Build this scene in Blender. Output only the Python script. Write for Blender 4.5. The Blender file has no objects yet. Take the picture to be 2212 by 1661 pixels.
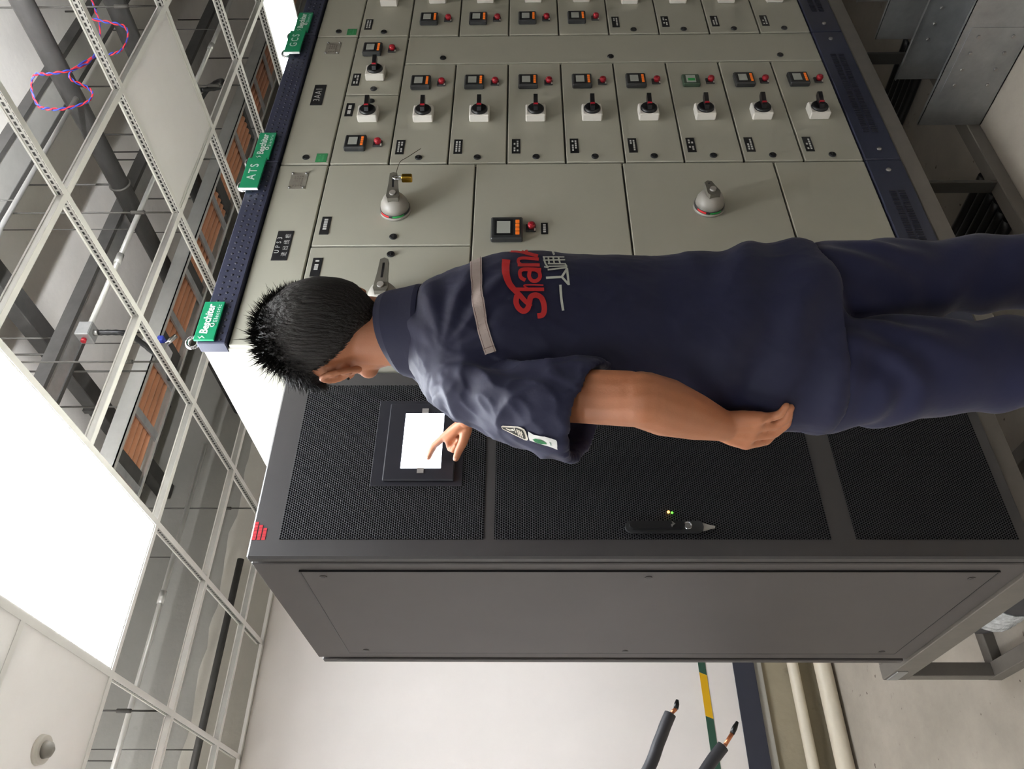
import bpy, bmesh, math, random
from mathutils import Vector, Matrix, noise
from mathutils.bvhtree import BVHTree

scene = bpy.context.scene
COL = scene.collection
rnd = random.Random(7)

# ------------------------------------------------------------------ camera
EYE = Vector((0.0, 0.0, 1.705))
YAW, PITCH, ROLL, FPX = 0.940759692, 0.0149499154, 0.00299208594, 1654.56854
_f = Vector((math.cos(YAW) * math.cos(PITCH), math.sin(YAW) * math.cos(PITCH), math.sin(PITCH)))
_r0 = Vector((math.sin(YAW), -math.cos(YAW), 0.0))
_d0 = -_r0.cross(_f)
_r = _r0 * math.cos(ROLL) + _d0 * math.sin(ROLL)
_d = -_r0 * math.sin(ROLL) + _d0 * math.cos(ROLL)
cam_data = bpy.data.cameras.new('camera')
cam = bpy.data.objects.new('camera', cam_data)
COL.objects.link(cam)
cam_data.sensor_fit = 'HORIZONTAL'
cam_data.sensor_width = 36.0
cam_data.lens = FPX / 2212.0 * 36.0
cam_data.clip_start = 0.02
cam.matrix_world = Matrix(((_d.x, _r.x, -_f.x, EYE.x), (_d.y, _r.y, -_f.y, EYE.y),
                           (_d.z, _r.z, -_f.z, EYE.z), (0, 0, 0, 1)))   # phone held sideways
scene.camera = cam

# ------------------------------------------------------------------ world, exposure, lamp powers
world = bpy.data.worlds.new('world')
scene.world = world
world.use_nodes = True
world.node_tree.nodes['Background'].inputs[0].default_value = (0.6, 0.62, 0.65, 1)
world.node_tree.nodes['Background'].inputs[1].default_value = 0.05
scene.view_settings.view_transform = 'Standard'
scene.view_settings.look = 'None'
scene.view_settings.gamma = 1.0
scene.view_settings.use_curve_mapping = False
scene.view_settings.exposure = 0.22
LED_POWER = 28.0          # radiance of the lit ceiling panels
FILL_TUBE_POWER = 1200.0        # radiance of the unseen tubes added to light the void
SCREEN_POWER = 3.2       # radiance of the touch screen

# ------------------------------------------------------------------ helpers
def lin(c):
    c = c / 255.0
    return c / 12.92 if c <= 0.04045 else ((c + 0.055) / 1.055) ** 2.4

MATS = {}
def mat(name, rgb, rough=0.5, metal=0.0, var=0.0, vscale=8.0, bump=0.0, bscale=60.0, spec=0.5,
        emit=None, epow=0.0, sheen=0.0, stretch=None, coat=0.0):
    if name in MATS:
        return MATS[name]
    m = bpy.data.materials.new(name)
    m.use_nodes = True
    nt = m.node_tree
    b = nt.nodes['Principled BSDF']
    col = tuple(lin(v) for v in rgb) + (1.0,)
    b.inputs['Base Color'].default_value = col
    b.inputs['Roughness'].default_value = rough
    b.inputs['Metallic'].default_value = metal
    b.inputs['Specular IOR Level'].default_value = spec
    if sheen:
        b.inputs['Sheen Weight'].default_value = sheen
        b.inputs['Sheen Roughness'].default_value = 0.4
    if coat:
        b.inputs['Coat Weight'].default_value = coat
        b.inputs['Coat Roughness'].default_value = 0.15
    if emit:
        b.inputs['Emission Color'].default_value = tuple(lin(v) for v in emit) + (1.0,)
        b.inputs['Emission Strength'].default_value = epow
    tc = nt.nodes.new('ShaderNodeTexCoord')
    src = tc.outputs['Object']
    if stretch:
        mp = nt.nodes.new('ShaderNodeMapping')
        mp.inputs['Scale'].default_value = stretch
        nt.links.new(src, mp.inputs['Vector'])
        src = mp.outputs['Vector']
    # fine tonal variation so that every surface is procedural
    n = nt.nodes.new('ShaderNodeTexNoise')
    n.inputs['Scale'].default_value = vscale
    n.inputs['Detail'].default_value = 6.0
    n.inputs['Roughness'].default_value = 0.65
    nt.links.new(src, n.inputs['Vector'])
    ramp = nt.nodes.new('ShaderNodeMapRange')
    ramp.inputs['From Min'].default_value = 0.3
    ramp.inputs['From Max'].default_value = 0.7
    v = max(var, 0.03)
    ramp.inputs['To Min'].default_value = 1.0 - v
    ramp.inputs['To Max'].default_value = 1.0 + v
    nt.links.new(n.outputs['Fac'], ramp.inputs['Value'])
    mul = nt.nodes.new('ShaderNodeVectorMath')
    mul.operation = 'SCALE'
    mul.inputs[0].default_value = col[:3]
    nt.links.new(ramp.outputs['Result'], mul.inputs['Scale'])
    nt.links.new(mul.outputs['Vector'], b.inputs['Base Color'])
    if bump:
        n2 = nt.nodes.new('ShaderNodeTexNoise')
        n2.inputs['Scale'].default_value = bscale
        n2.inputs['Detail'].default_value = 4.0
        nt.links.new(src, n2.inputs['Vector'])
        bp = nt.nodes.new('ShaderNodeBump')
        bp.inputs['Strength'].default_value = bump
        bp.inputs['Distance'].default_value = 0.01
        nt.links.new(n2.outputs['Fac'], bp.inputs['Height'])
        nt.links.new(bp.outputs['Normal'], b.inputs['Normal'])
    MATS[name] = m
    return m


class MB:
    """collects shapes; build() links them as one mesh object"""
    def __init__(self):
        self.v, self.f, self.m, self.s = [], [], [], []

    def add(self, verts, faces, mi=0, smooth=False):
        o = len(self.v)
        self.v += [Vector(p) for p in verts]
        for fc in faces:
            self.f.append([i + o for i in fc])
            self.m.append(mi)
            self.s.append(smooth)
        return self

    def box(self, x0, x1, y0, y1, z0, z1, mi=0, c=0.0):
        if x1 < x0: x0, x1 = x1, x0
        if y1 < y0: y0, y1 = y1, y0
        if z1 < z0: z0, z1 = z1, z0
        if c <= 0:
            vs = [(x, y, z) for z in (z0, z1) for y in (y0, y1) for x in (x0, x1)]
            fs = [(0, 2, 3, 1), (4, 5, 7, 6), (0, 1, 5, 4), (2, 6, 7, 3), (0, 4, 6, 2), (1, 3, 7, 5)]
            return self.add(vs, fs, mi)
        c = min(c, (x1 - x0) * .49, (y1 - y0) * .49, (z1 - z0) * .49)
        bm = bmesh.new()
        for sx, xx in ((1, x0), (-1, x1)):
            for sy, yy in ((1, y0), (-1, y1)):
                for sz, zz in ((1, z0), (-1, z1)):
                    bm.verts.new((xx, yy + sy * c, zz + sz * c))
                    bm.verts.new((xx + sx * c, yy, zz + sz * c))
                    bm.verts.new((xx + sx * c, yy + sy * c, zz))
        bmesh.ops.convex_hull(bm, input=bm.verts)
        bmesh.ops.dissolve_limit(bm, angle_limit=0.01, verts=bm.verts, edges=bm.edges)
        bm.verts.index_update()
        self.add([v.co.copy() for v in bm.verts], [[v.index for v in fc.verts] for fc in bm.faces], mi)
        bm.free()
        return self

    def tube(self, pts, radii, n=12, mi=0, cap=True, smooth=True):
        pts = [Vector(p) for p in pts]
        if not isinstance(radii, (list, tuple)):
            radii = [radii] * len(pts)
        rings, faces = [], []
        up = Vector((0.123, 0.31, 0.94)).normalized()
        prev = None
        for i, p in enumerate(pts):
            a = pts[max(i - 1, 0)]
            b = pts[min(i + 1, len(pts) - 1)]
            t = (b - a)
            t = t.normalized() if t.length > 1e-9 else Vector((0, 0, 1))
            if prev is None:
                u = t.cross(up)
                if u.length < 1e-3: u = t.cross(Vector((1, 0, 0)))
            else:
                u = prev - t * prev.dot(t)
            u.normalize()
            prev = u
            w = t.cross(u)
            for k in range(n):
                an = 2 * math.pi * k / n
                rings.append(p + (u * math.cos(an) + w * math.sin(an)) * radii[i])
        for i in range(len(pts) - 1):
            for k in range(n):
                a = i * n + k
                b = i * n + (k + 1) % n
                faces.append((a, b, b + n, a + n))
        self.add(rings, faces, mi, smooth)
        if cap:
            o = len(self.v) - len(rings)
            self.f.append([o + k for k in reversed(range(n))]); self.m.append(mi); self.s.append(False)
            e = len(self.v) - n
            self.f.append([e + k for k in range(n)]); self.m.append(mi); self.s.append(False)
        return self

    def prism(self, poly, p0, ux, uy, un, t, mi=0):
        """poly of (a,b) in the plane p0 + a*ux + b*uy, thickened by t along un"""
        p0, ux, uy, un = Vector(p0), Vector(ux), Vector(uy), Vector(un)
        n = len(poly)
        vs = [p0 + ux * a + uy * b for a, b in poly] + [p0 + ux * a + uy * b + un * t for a, b in poly]
        fs = [list(range(n))[::-1], list(range(n, 2 * n))] + [(i, (i + 1) % n, (i + 1) % n + n, i + n) for i in range(n)]
        return self.add(vs, fs, mi)

    def ring(self, c, nrm, R, r, n=24, k=8, mi=0):
        c, nrm = Vector(c), Vector(nrm).normalized()
        u = nrm.orthogonal().normalized()
        w = nrm.cross(u)
        vs, fs = [], []
        for i in range(n):
            a = 2 * math.pi * i / n
            e = u * math.cos(a) + w * math.sin(a)
            for j in range(k):
                b = 2 * math.pi * j / k
                vs.append(c + e * (R + r * math.cos(b)) + nrm * (r * math.sin(b)))
        for i in range(n):
            for j in range(k):
                fs.append((i * k + j, ((i + 1) % n) * k + j, ((i + 1) % n) * k + (j + 1) % k, i * k + (j + 1) % k))
        return self.add(vs, fs, mi, True)

    def ball(self, c, rx, ry=None, rz=None, mi=0, seg=16, rings=10, rot=None):
        ry = rx if ry is None else ry
        rz = rx if rz is None else rz
        c = Vector(c)
        vs = []
        for i in range(rings + 1):
            th = math.pi * i / rings
            for k in range(seg):
                ph = 2 * math.pi * k / seg
                p = Vector((rx * math.sin(th) * math.cos(ph), ry * math.sin(th) * math.sin(ph), rz * math.cos(th)))
                if i in (0, rings) and k: p = p * 1.0
                if rot: p = rot @ p
                vs.append(c + p)
        fs = []
        for i in range(rings):
            for k in range(seg):
                a, b = i * seg + k, i * seg + (k + 1) % seg
                if i == 0: fs.append((a, a + seg, b + seg))
                elif i == rings - 1: fs.append((a, a + seg, b))
                else: fs.append((a, a + seg, b + seg, b))
        return self.add(vs, fs, mi, True)

    def loft(self, rings, n=32, mi=0):
        """rings of (centre, axis vector a, axis vector b) joined to one closed skin"""
        vs, fs = [], []
        for c, a, b in rings:
            c, a, b = Vector(c), Vector(a), Vector(b)
            for k in range(n):
                t = 2 * math.pi * k / n
                vs.append(c + a * math.cos(t) + b * math.sin(t))
        for i in range(len(rings) - 1):
            for k in range(n):
                q, w = i * n + k, i * n + (k + 1) % n
                fs.append((q, w, w + n, q + n))
        L = len(rings)
        vs.append(Vector(rings[0][0])); vs.append(Vector(rings[-1][0]))
        for k in range(n):
            fs.append((L * n, (k + 1) % n, k))
            fs.append((L * n + 1, (L - 1) * n + k, (L - 1) * n + (k + 1) % n))
        return self.add(vs, fs, mi, True)

    def text(self, s, size, p0, ux, uy, un, t=0.0006, mi=0, bold=0.0, align='CENTER', space=1.0, shear=0.0, sx=1.0):
        cu = bpy.data.curves.new('lettering', 'FONT')
        cu.body = s
        cu.size = size
        cu.align_x = align
        cu.align_y = 'CENTER'
        cu.offset = bold
        cu.space_character = space
        cu.shear = shear
        cu.resolution_u = 3
        o = bpy.data.objects.new('lettering', cu)
        COL.objects.link(o)
        bpy.context.view_layer.update()
        me = bpy.data.meshes.new_from_object(o.evaluated_get(bpy.context.evaluated_depsgraph_get()))
        p0, ux, uy, un = Vector(p0), Vector(ux), Vector(uy), Vector(un)
        vs = [p0 + ux * (v.co.x * sx) + uy * v.co.y + un * t for v in me.vertices]
        fs = [list(p.vertices) for p in me.polygons]
        bpy.data.objects.remove(o)
        bpy.data.curves.remove(cu)
        bpy.data.meshes.remove(me)
        return self.add(vs, fs, mi)

    def mesh(self, name, mats, origin=(0, 0, 0)):
        o = Vector(origin)
        me = bpy.data.meshes.new(name)
        me.from_pydata([tuple(p - o) for p in self.v], [], self.f)
        for m in mats:
            me.materials.append(m)
        me.polygons.foreach_set('material_index', self.m)
        me.polygons.foreach_set('use_smooth', self.s)
        bm = bmesh.new()
        bm.from_mesh(me)
        bmesh.ops.recalc_face_normals(bm, faces=bm.faces)
        bm.to_mesh(me)
        bm.free()
        me.update()
        return me


def wloc(o):
    p = Vector((0, 0, 0))
    while o:
        p += o.location
        o = o.parent
    return p

def obj(name, mb, mats, parent=None, at=None):
    """mb in world coordinates unless at (a local placement) is given"""
    if not isinstance(mats, (list, tuple)): mats = [mats]
    if isinstance(mb, MB):
        me = mb.mesh(name, mats, wloc(parent) if at is None else (0, 0, 0))
    else:
        me = mb
    o = bpy.data.objects.new(name, me)
    COL.objects.link(o)
    if at is not None: o.location = at
    if parent: o.parent = parent
    return o

def tag(o, label, cat=None, group=None, kind=None):
    if label: o['label'] = label
    if cat: o['category'] = cat
    if group: o['group'] = group
    if kind: o['kind'] = kind
    return o

def thing(name, loc, label, cat, group=None):
    o = bpy.data.objects.new(name, None)
    o.empty_display_size = 0.05
    COL.objects.link(o)
    o.location = loc
    return tag(o, label, cat, group)

def copy_tree(o, parent=None, loc=None):
    c = o.copy()
    COL.objects.link(c)
    c.parent = parent
    if loc is not None: c.location = loc
    for ch in list(o.children):
        copy_tree(ch, c)
    return c

def struct(name, mb, mats, label=None):
    o = obj(name, mb, mats)
    o['kind'] = 'structure'
    if label: o['label'] = label
    return o

XA, YA, ZA = Vector((1, 0, 0)), Vector((0, 1, 0)), Vector((0, 0, 1))

# ------------------------------------------------------------------ materials
m_beige = mat('cabinet_paint', (174, 172, 157), 0.42, var=0.02, vscale=3, bump=0.03, bscale=500)
m_gap = mat('cabinet_inner', (62, 62, 55), 0.6)
m_navy = mat('trim_blue_paint', (44, 47, 66), 0.45, var=0.05, bump=0.05, bscale=300)
m_navy_dark = mat('trim_blue_hole', (22, 23, 36), 0.6)
m_rack = mat('rack_powder_coat', (62, 60, 60), 0.5, var=0.06, vscale=5, bump=0.05, bscale=600)
m_rack_side = mat('rack_side_coat', (72, 68, 67), 0.5, var=0.07, vscale=4, bump=0.05, bscale=600)
m_black = mat('black_plastic', (22, 22, 24), 0.35)
m_dark = mat('dark_plastic', (48, 49, 50), 0.4)
m_white_pl = mat('white_plastic', (225, 220, 210), 0.4)
m_grey_pl = mat('grey_plastic', (150, 146, 138), 0.45)
m_red = mat('red_button', (150, 20, 34), 0.35)
m_redmark = mat('red_mark', (205, 40, 45), 0.5)
m_greenmark = mat('green_mark', (30, 150, 70), 0.5)
m_orange = mat('orange_keys', (235, 120, 35), 0.4, emit=(255, 120, 30), epow=0.12)
m_lcd = mat('meter_glass', (175, 178, 170), 0.3, spec=0.4)
m_plate = mat('label_plate_black', (24, 24, 26), 0.4)
m_print = mat('label_print', (205, 205, 200), 0.5)
m_silver = mat('nameplate_metal', (165, 160, 148), 0.4, metal=0.5, var=0.12, vscale=40)
m_chrome = mat('polished_steel', (215, 215, 218), 0.15, metal=1.0)
m_screw = mat('screw_zinc', (170, 168, 165), 0.3, metal=0.9)
m_sticker = mat('green_sticker', (45, 125, 75), 0.5)
m_sign = mat('sign_green', (20, 135, 92), 0.35)
m_signw = mat('sign_white', (240, 244, 240), 0.4)
m_brass = mat('brass', (214, 168, 62), 0.22, metal=1.0)
m_wire = mat('thin_wire', (90, 84, 70), 0.4, metal=0.6)
m_galv = mat('galvanised_sheet', (168, 170, 170), 0.38, metal=0.75, var=0.18, vscale=9, bump=0.03, bscale=30)
m_galv_lite = mat('galvanised_conduit', (200, 200, 196), 0.35, metal=0.7, var=0.08)
m_steel = mat('grey_primer_steel', (108, 103, 96), 0.55, var=0.1, vscale=12)
m_dsteel = mat('dark_painted_steel', (66, 64, 60), 0.6, var=0.1)
m_ducts = mat('void_dark_metal', (58, 57, 55), 0.6, var=0.25, vscale=14)
m_tee = mat('tee_white', (246, 244, 240), 0.4)
m_tile = mat('ceiling_tile_white', (250, 248, 245), 0.55)
m_copper = mat('copper_orange', (205, 146, 112), 0.4, metal=0.0, var=0.1)
m_cond = mat('bare_copper', (222, 140, 98), 0.3, metal=0.7)
m_rubber = mat('black_cable_sheath', (52, 52, 56), 0.5, var=0.08, vscale=30)
m_pvc = mat('cream_pvc_pipe', (222, 212, 192), 0.4, var=0.05)
m_redw = mat('red_wire', (205, 45, 60), 0.5)
m_bluew = mat('blue_wire', (55, 70, 170), 0.5)
m_yel = mat('yellow_tape', (218, 168, 20), 0.5)
m_grn = mat('green_tape', (48, 82, 66), 0.5)
m_led = mat('led_diffuser', (250, 250, 250), 0.5, emit=(244, 249, 255), epow=LED_POWER)
m_tube = mat('fill_tube_lit', (250, 250, 250), 0.5, emit=(250, 251, 255), epow=FILL_TUBE_POWER)
m_screen = mat('touch_screen_lit', (240, 245, 255), 0.2, emit=(236, 242, 255), epow=SCREEN_POWER)
m_screen_mark = mat('screen_marks', (200, 205, 215), 0.3, emit=(190, 195, 210), epow=1.0)
m_tape = mat('clear_tape', (150, 146, 142), 0.3)
m_ply = mat('plywood', (150, 120, 84), 0.6, var=0.15, vscale=6, stretch=(1, 12, 1))

# opal acrylic: the thin unlit panels let part of the light in the void through
_nt = m_tile.node_tree
_tl = _nt.nodes.new('ShaderNodeBsdfTranslucent')
_tl.inputs['Color'].default_value = (.94, .93, .92, 1)
_mx = _nt.nodes.new('ShaderNodeMixShader')
_mx.inputs[0].default_value = .5
_nt.links.new(_nt.nodes['Principled BSDF'].outputs[0], _mx.inputs[1])
_nt.links.new(_tl.outputs[0], _mx.inputs[2])
_nt.links.new(_mx.outputs[0], _nt.nodes['Material Output'].inputs['Surface'])

def concrete(name, rgb, var, scale, stain=(0, 0, 0), amt=0.5, rough=0.85):
    m = mat(name, rgb, rough, var=var, vscale=scale, bump=0.25, bscale=18)
    nt = m.node_tree
    b = nt.nodes['Principled BSDF']
    src = b.inputs['Base Color'].links[0].from_socket
    tc = nt.nodes.new('ShaderNodeTexCoord')
    n = nt.nodes.new('ShaderNodeTexNoise')
    n.inputs['Scale'].default_value = 7.0
    n.inputs['Detail'].default_value = 8
    n.inputs['Roughness'].default_value = 0.7
    nt.links.new(tc.outputs['Object'], n.inputs['Vector'])
    r = nt.nodes.new('ShaderNodeValToRGB')
    r.color_ramp.elements[0].position = 0.63
    r.color_ramp.elements[0].color = (0, 0, 0, 1)
    r.color_ramp.elements[1].position = 0.72
    r.color_ramp.elements[1].color = (amt, amt, amt, 1)
    nt.links.new(n.outputs['Fac'], r.inputs['Fac'])
    mx = nt.nodes.new('ShaderNodeMix')
    mx.data_type = 'RGBA'
    mx.inputs['B'].default_value = tuple(lin(v) for v in stain) + (1,)
    nt.links.new(r.outputs['Color'], mx.inputs['Factor'])
    nt.links.new(src, mx.inputs['A'])
    nt.links.new(mx.outputs['Result'], b.inputs['Base Color'])
    return m

m_floor = concrete('floor_concrete', (168, 160, 148), 0.16, 2.2, (110, 98, 86), 0.6)
def specks(m, rgb):
    nt = m.node_tree
    b_ = nt.nodes['Principled BSDF']
    src = b_.inputs['Base Color'].links[0].from_socket
    tc = nt.nodes.new('ShaderNodeTexCoord')
    n = nt.nodes.new('ShaderNodeTexNoise')
    n.inputs['Scale'].default_value = 26.0
    n.inputs['Detail'].default_value = 2.0
    nt.links.new(tc.outputs['Object'], n.inputs['Vector'])
    r = nt.nodes.new('ShaderNodeMapRange')
    r.inputs['From Min'].default_value = .715
    r.inputs['From Max'].default_value = .76
    nt.links.new(n.outputs['Fac'], r.inputs['Value'])
    mx = nt.nodes.new('ShaderNodeMix'); mx.data_type = 'RGBA'
    mx.inputs['B'].default_value = tuple(lin(v) for v in rgb) + (1,)
    nt.links.new(r.outputs['Result'], mx.inputs['Factor'])
    nt.links.new(src, mx.inputs['A'])
    nt.links.new(mx.outputs['Result'], b_.inputs['Base Color'])
specks(m_floor, (84, 74, 66))
m_soffit = concrete('soffit_concrete', (214, 211, 205), 0.10, 1.5, (165, 163, 156), 0.5)
m_lowwall = concrete('lower_wall_concrete', (158, 148, 126), 0.12, 3, (120, 112, 96), 0.5)
m_upwall = concrete('upper_wall_concrete', (128, 126, 120), 0.08, 2, (100, 98, 92), 0.4)
m_plaster = concrete('plaster_patch', (172, 168, 158), 0.06, 4, (150, 146, 138), 0.4)
m_wall = mat('white_wall_panel', (236, 229, 224), 0.5, var=0.015, vscale=2)
m_skirt = mat('dark_blue_skirting', (52, 54, 66), 0.5, var=0.05)

def perforated(name, base_rgb, hole_rgb, pitch, rad, rough):
    """staggered round perforation over the x-z plane of the object"""
    m = mat(name, base_rgb, rough, var=0.05)
    nt = m.node_tree
    N, L = nt.nodes, nt.links
    b = N['Principled BSDF']
    src = b.inputs['Base Color'].links[0].from_socket
    tc = N.new('ShaderNodeTexCoord')
    sep = N.new('ShaderNodeSeparateXYZ')
    L.new(tc.outputs['Object'], sep.inputs[0])
    def math_(op, a, bb=None):
        n = N.new('ShaderNodeMath'); n.operation = op
        for i, q in enumerate((a, bb)):
            if q is None: continue
            if isinstance(q, (int, float)): n.inputs[i].default_value = q
            else: L.new(q, n.inputs[i])
        return n.outputs[0]
    ph = pitch * math.sqrt(3)
    def dist(ox, oz):
        fx = math_('SUBTRACT', math_('FRACT', math_('ADD', math_('DIVIDE', sep.outputs['X'], pitch), 100 + ox)), 0.5)
        fz = math_('SUBTRACT', math_('FRACT', math_('ADD', math_('DIVIDE', sep.outputs['Z'], ph), 100 + oz)), 0.5)
        x2 = math_('POWER', math_('ABSOLUTE', math_('MULTIPLY', fx, pitch)), 2.0)
        z2 = math_('POWER', math_('ABSOLUTE', math_('MULTIPLY', fz, ph)), 2.0)
        return math_('SQRT', math_('ADD', x2, z2))
    dm = math_('MINIMUM', dist(0, 0), dist(0.5, 0.5))
    hole = math_('LESS_THAN', dm, rad)
    mx = N.new('ShaderNodeMix'); mx.data_type = 'RGBA'
    mx.inputs['B'].default_value = tuple(lin(v) for v in hole_rgb) + (1,)
    L.new(hole, mx.inputs['Factor']); L.new(src, mx.inputs['A'])
    L.new(mx.outputs['Result'], b.inputs['Base Color'])
    sp = math_('MULTIPLY', math_('SUBTRACT', 1.0, hole), 0.5)
    L.new(sp, b.inputs['Specular IOR Level'])
    mr = N.new('ShaderNodeMapRange')
    mr.inputs['From Min'].default_value = rad * 0.75
    mr.inputs['From Max'].default_value = rad * 1.25
    L.new(dm, mr.inputs['Value'])
    bp = N.new('ShaderNodeBump'); bp.inputs['Strength'].default_value = 0.6; bp.inputs['Distance'].default_value = 0.002
    L.new(mr.outputs['Result'], bp.inputs['Height']); L.new(bp.outputs['Normal'], b.inputs['Normal'])
    return m

m_mesh = perforated('rack_perforated_door', (42, 42, 46), (8, 8, 9), 0.0068, 0.0025, 0.45)

def slotted(name):
    """galvanised web with a row of elongated punched slots along Y"""
    m = mat(name, (190, 190, 186), 0.35, metal=0.6)
    nt = m.node_tree
    N, L = nt.nodes, nt.links
    b = N['Principled BSDF']
    src = b.inputs['Base Color'].links[0].from_socket
    tc = N.new('ShaderNodeTexCoord')
    w = N.new('ShaderNodeTexBrick')
    w.inputs['Scale'].default_value = 1.0
    mp = N.new('ShaderNodeMapping'); mp.inputs['Scale'].default_value = (1, 1, 1)
    sep = N.new('ShaderNodeSeparateXYZ'); cmb = N.new('ShaderNodeCombineXYZ')
    L.new(tc.outputs['Object'], sep.inputs[0])
    L.new(sep.outputs['Y'], cmb.inputs['X']); L.new(sep.outputs['Z'], cmb.inputs['Y'])
    L.new(cmb.outputs[0], w.inputs['Vector'])
    w.inputs['Color1'].default_value = (0.03, 0.03, 0.03, 1)
    w.inputs['Color2'].default_value = (0.05, 0.05, 0.05, 1)
    w.inputs['Mortar'].default_value = (1, 1, 1, 1)
    w.inputs['Mortar Size'].default_value = 0.0042
    w.inputs['Mortar Smooth'].default_value = 0.2
    w.inputs['Brick Width'].default_value = 0.022
    w.inputs['Row Height'].default_value = 0.016
    mx = N.new('ShaderNodeMix'); mx.data_type = 'RGBA'; mx.blend_type = 'MULTIPLY'; mx.inputs['Factor'].default_value = 1
    L.new(src, mx.inputs['A']); L.new(w.outputs['Color'], mx.inputs['B'])
    L.new(mx.outputs['Result'], b.inputs['Base Color'])
    return m
m_web = slotted('tee_slotted_web')

# ------------------------------------------------------------------ room shell
RX0, RX1, RY0, RY1, RZ = -3.2, 8.2, -3.0, 4.456, 4.205
CEIL = 3.205
struct('floor', MB().box(RX0, RX1, RY0, RY1 + .2, -0.15, 0.0), m_floor, 'bare concrete slab floor under the cabinets')
struct('ceiling', MB().box(RX0, RX1, RY0, RY1 + .2, RZ, RZ + .15), m_soffit, 'bare concrete soffit above the open ceiling grid')
struct('wall_left', MB().box(RX0 - .15, RX0, RY0, RY1 + .2, 0, RZ), m_upwall, 'bare grey side wall')
struct('wall_right', MB().box(RX1, RX1 + .15, RY0, RY1 + .2, 0, RZ), m_upwall, 'bare grey far side wall')
struct('wall_front', MB().box(RX0 - .15, RX1 + .15, RY0 - .15, RY0, 0, RZ), m_upwall, 'bare grey wall behind the viewer')
wb = struct('wall_back', MB().box(RX0, RX1, RY1, RY1 + .2, 0, RZ), m_lowwall, 'back wall behind the black rack, bare concrete at its foot')
o = obj('wall_panel', MB().box(RX0, RX1, RY1 - .03, RY1, 0.534, CEIL), m_wall, wb); o['label'] = 'smooth white wall panel'
o = obj('upper_wall', MB().box(RX0, RX1, RY1 - .012, RY1, CEIL, RZ), m_upwall, wb)
# uneven plaster patch above the ceiling line
pts = [(RX0, CEIL + .005)]
x = RX0
while x < RX1:
    pts.append((x, CEIL + .34 + .05 * noise.noise(Vector((x * 1.7, 3.1, 0))) + .02 * noise.noise(Vector((x * 7, 9.1, 0)))))
    x += .06
pts += [(RX1, CEIL + .005)]
obj('plaster_patch', MB().prism([(a, b) for a, b in pts], (0, RY1 - .012, 0), XA, ZA, -YA, .006), m_plaster, wb)
o = obj('ledge', MB().box(RX0, RX1, RY1 - .022, RY1, 0.372, 0.417), m_plaster, wb)
base = struct('baseboard_back', MB().box(RX0, RX1, RY1 - .038, RY1, 0.417, 0.534), m_skirt, 'dark blue skirting band under the white wall panel')
obj('wall_angle', MB().box(RX0, RX1, RY1 - .055, RY1 - .03, CEIL, CEIL + .004).box(RX0, RX1, RY1 - .034, RY1 - .03, CEIL, CEIL + .025), m_tee, wb)

# green and yellow marking strip stuck on the wall panel
t = thing('marking_strip', (1.0, RY1 - .031, .71), 'thin green and yellow marking strip on the white wall panel', 'marking strip')
SL = .017
def strip(name, x0, x1, m):
    z0 = lambda q: .706 - .012 * (1.29 - q)
    obj(name, MB().prism([(x0, z0(x0) - .018), (x1, z0(x1) - .018), (x1 + SL, z0(x1) + .022), (x0 + SL, z0(x0) + .022)], (0, RY1 - .031, 0), XA, ZA, -YA, .003), m, t)
strip('green_strip', 1.215, 2.2, m_grn); strip('yellow_strip', .985, 1.213, m_yel); strip('green_strip', -.5, .983, m_grn)

# two cream pipes along the wall foot
for z, r, y, lb in ((.205, .030, RY1 - .05, 'thinner upper cream pipe along the foot of the back wall'),
                    (.058, .046, RY1 - .10, 'thicker cream pipe lying on the floor along the back wall')):
    t = thing('wall_pipe', (1.0, y, z - r), lb, 'pipe')
    obj('pipe_run', MB().tube([(RX0 + .05, y, z), (RX1 - .05, y, z)], r, 20), m_pvc, t)
    for cx in (-.4, 2.5):
        obj('pipe_socket', MB().tube([(cx - .05, y, z), (cx + .05, y, z)], r + .006, 20), m_pvc, t)

# ------------------------------------------------------------------ suspended grid
GX = [0.181 + 0.6 * k for k in range(-5, 13)]
GY = [1.648 + 0.6025 * k for k in range(-7, 5)]
grid = thing('ceiling_grid', (1.0, 1.0, CEIL), 'open white T-bar ceiling grid with slotted metal webs', 'ceiling grid')
def tee_main(L):
    mb = MB()
    mb.box(-.012, .012, 0, L, 0, .0016, 0).box(-.011, .011, 0, L, .0016, .003, 0)
    mb.box(-.0012, .0012, 0, L, .003, .034, 1).box(-.004, .004, 0, L, .034, .041, 0)
    return mb
def tee_cross(L):
    mb = MB()
    mb.box(.012, L - .012, -.012, .012, -.0004, .0016, 0)
    mb.box(.004, L - .004, -.0012, .0012, .0016, .030, 1).box(.01, L - .01, -.0035, .0035, .030, .036, 0)
    return mb
gm = tee_main(RY1 - .03 - RY0 - .02).mesh('main_tee', [m_tee, m_web])
gc = tee_cross(.6).mesh('cross_tee', [m_tee, m_galv_lite])
for gx in GX:
    if RX0 < gx < RX1:
        obj('main_tee', gm, [], grid, at=Vector((gx, RY0 + .01, CEIL)) - grid.location)
for gy in GY:
    for gx in GX[:-1]:
        if abs(gx - .781) < .01 and abs(gy - 2.2505) < .01: continue      # the long lamp panel spans two cells here
        if gx < 5.2 and gx > -2.0 and gy > -1.6:
            obj('cross_tee', gc, [], grid, at=Vector((gx, gy, CEIL)) - grid.location)

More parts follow.
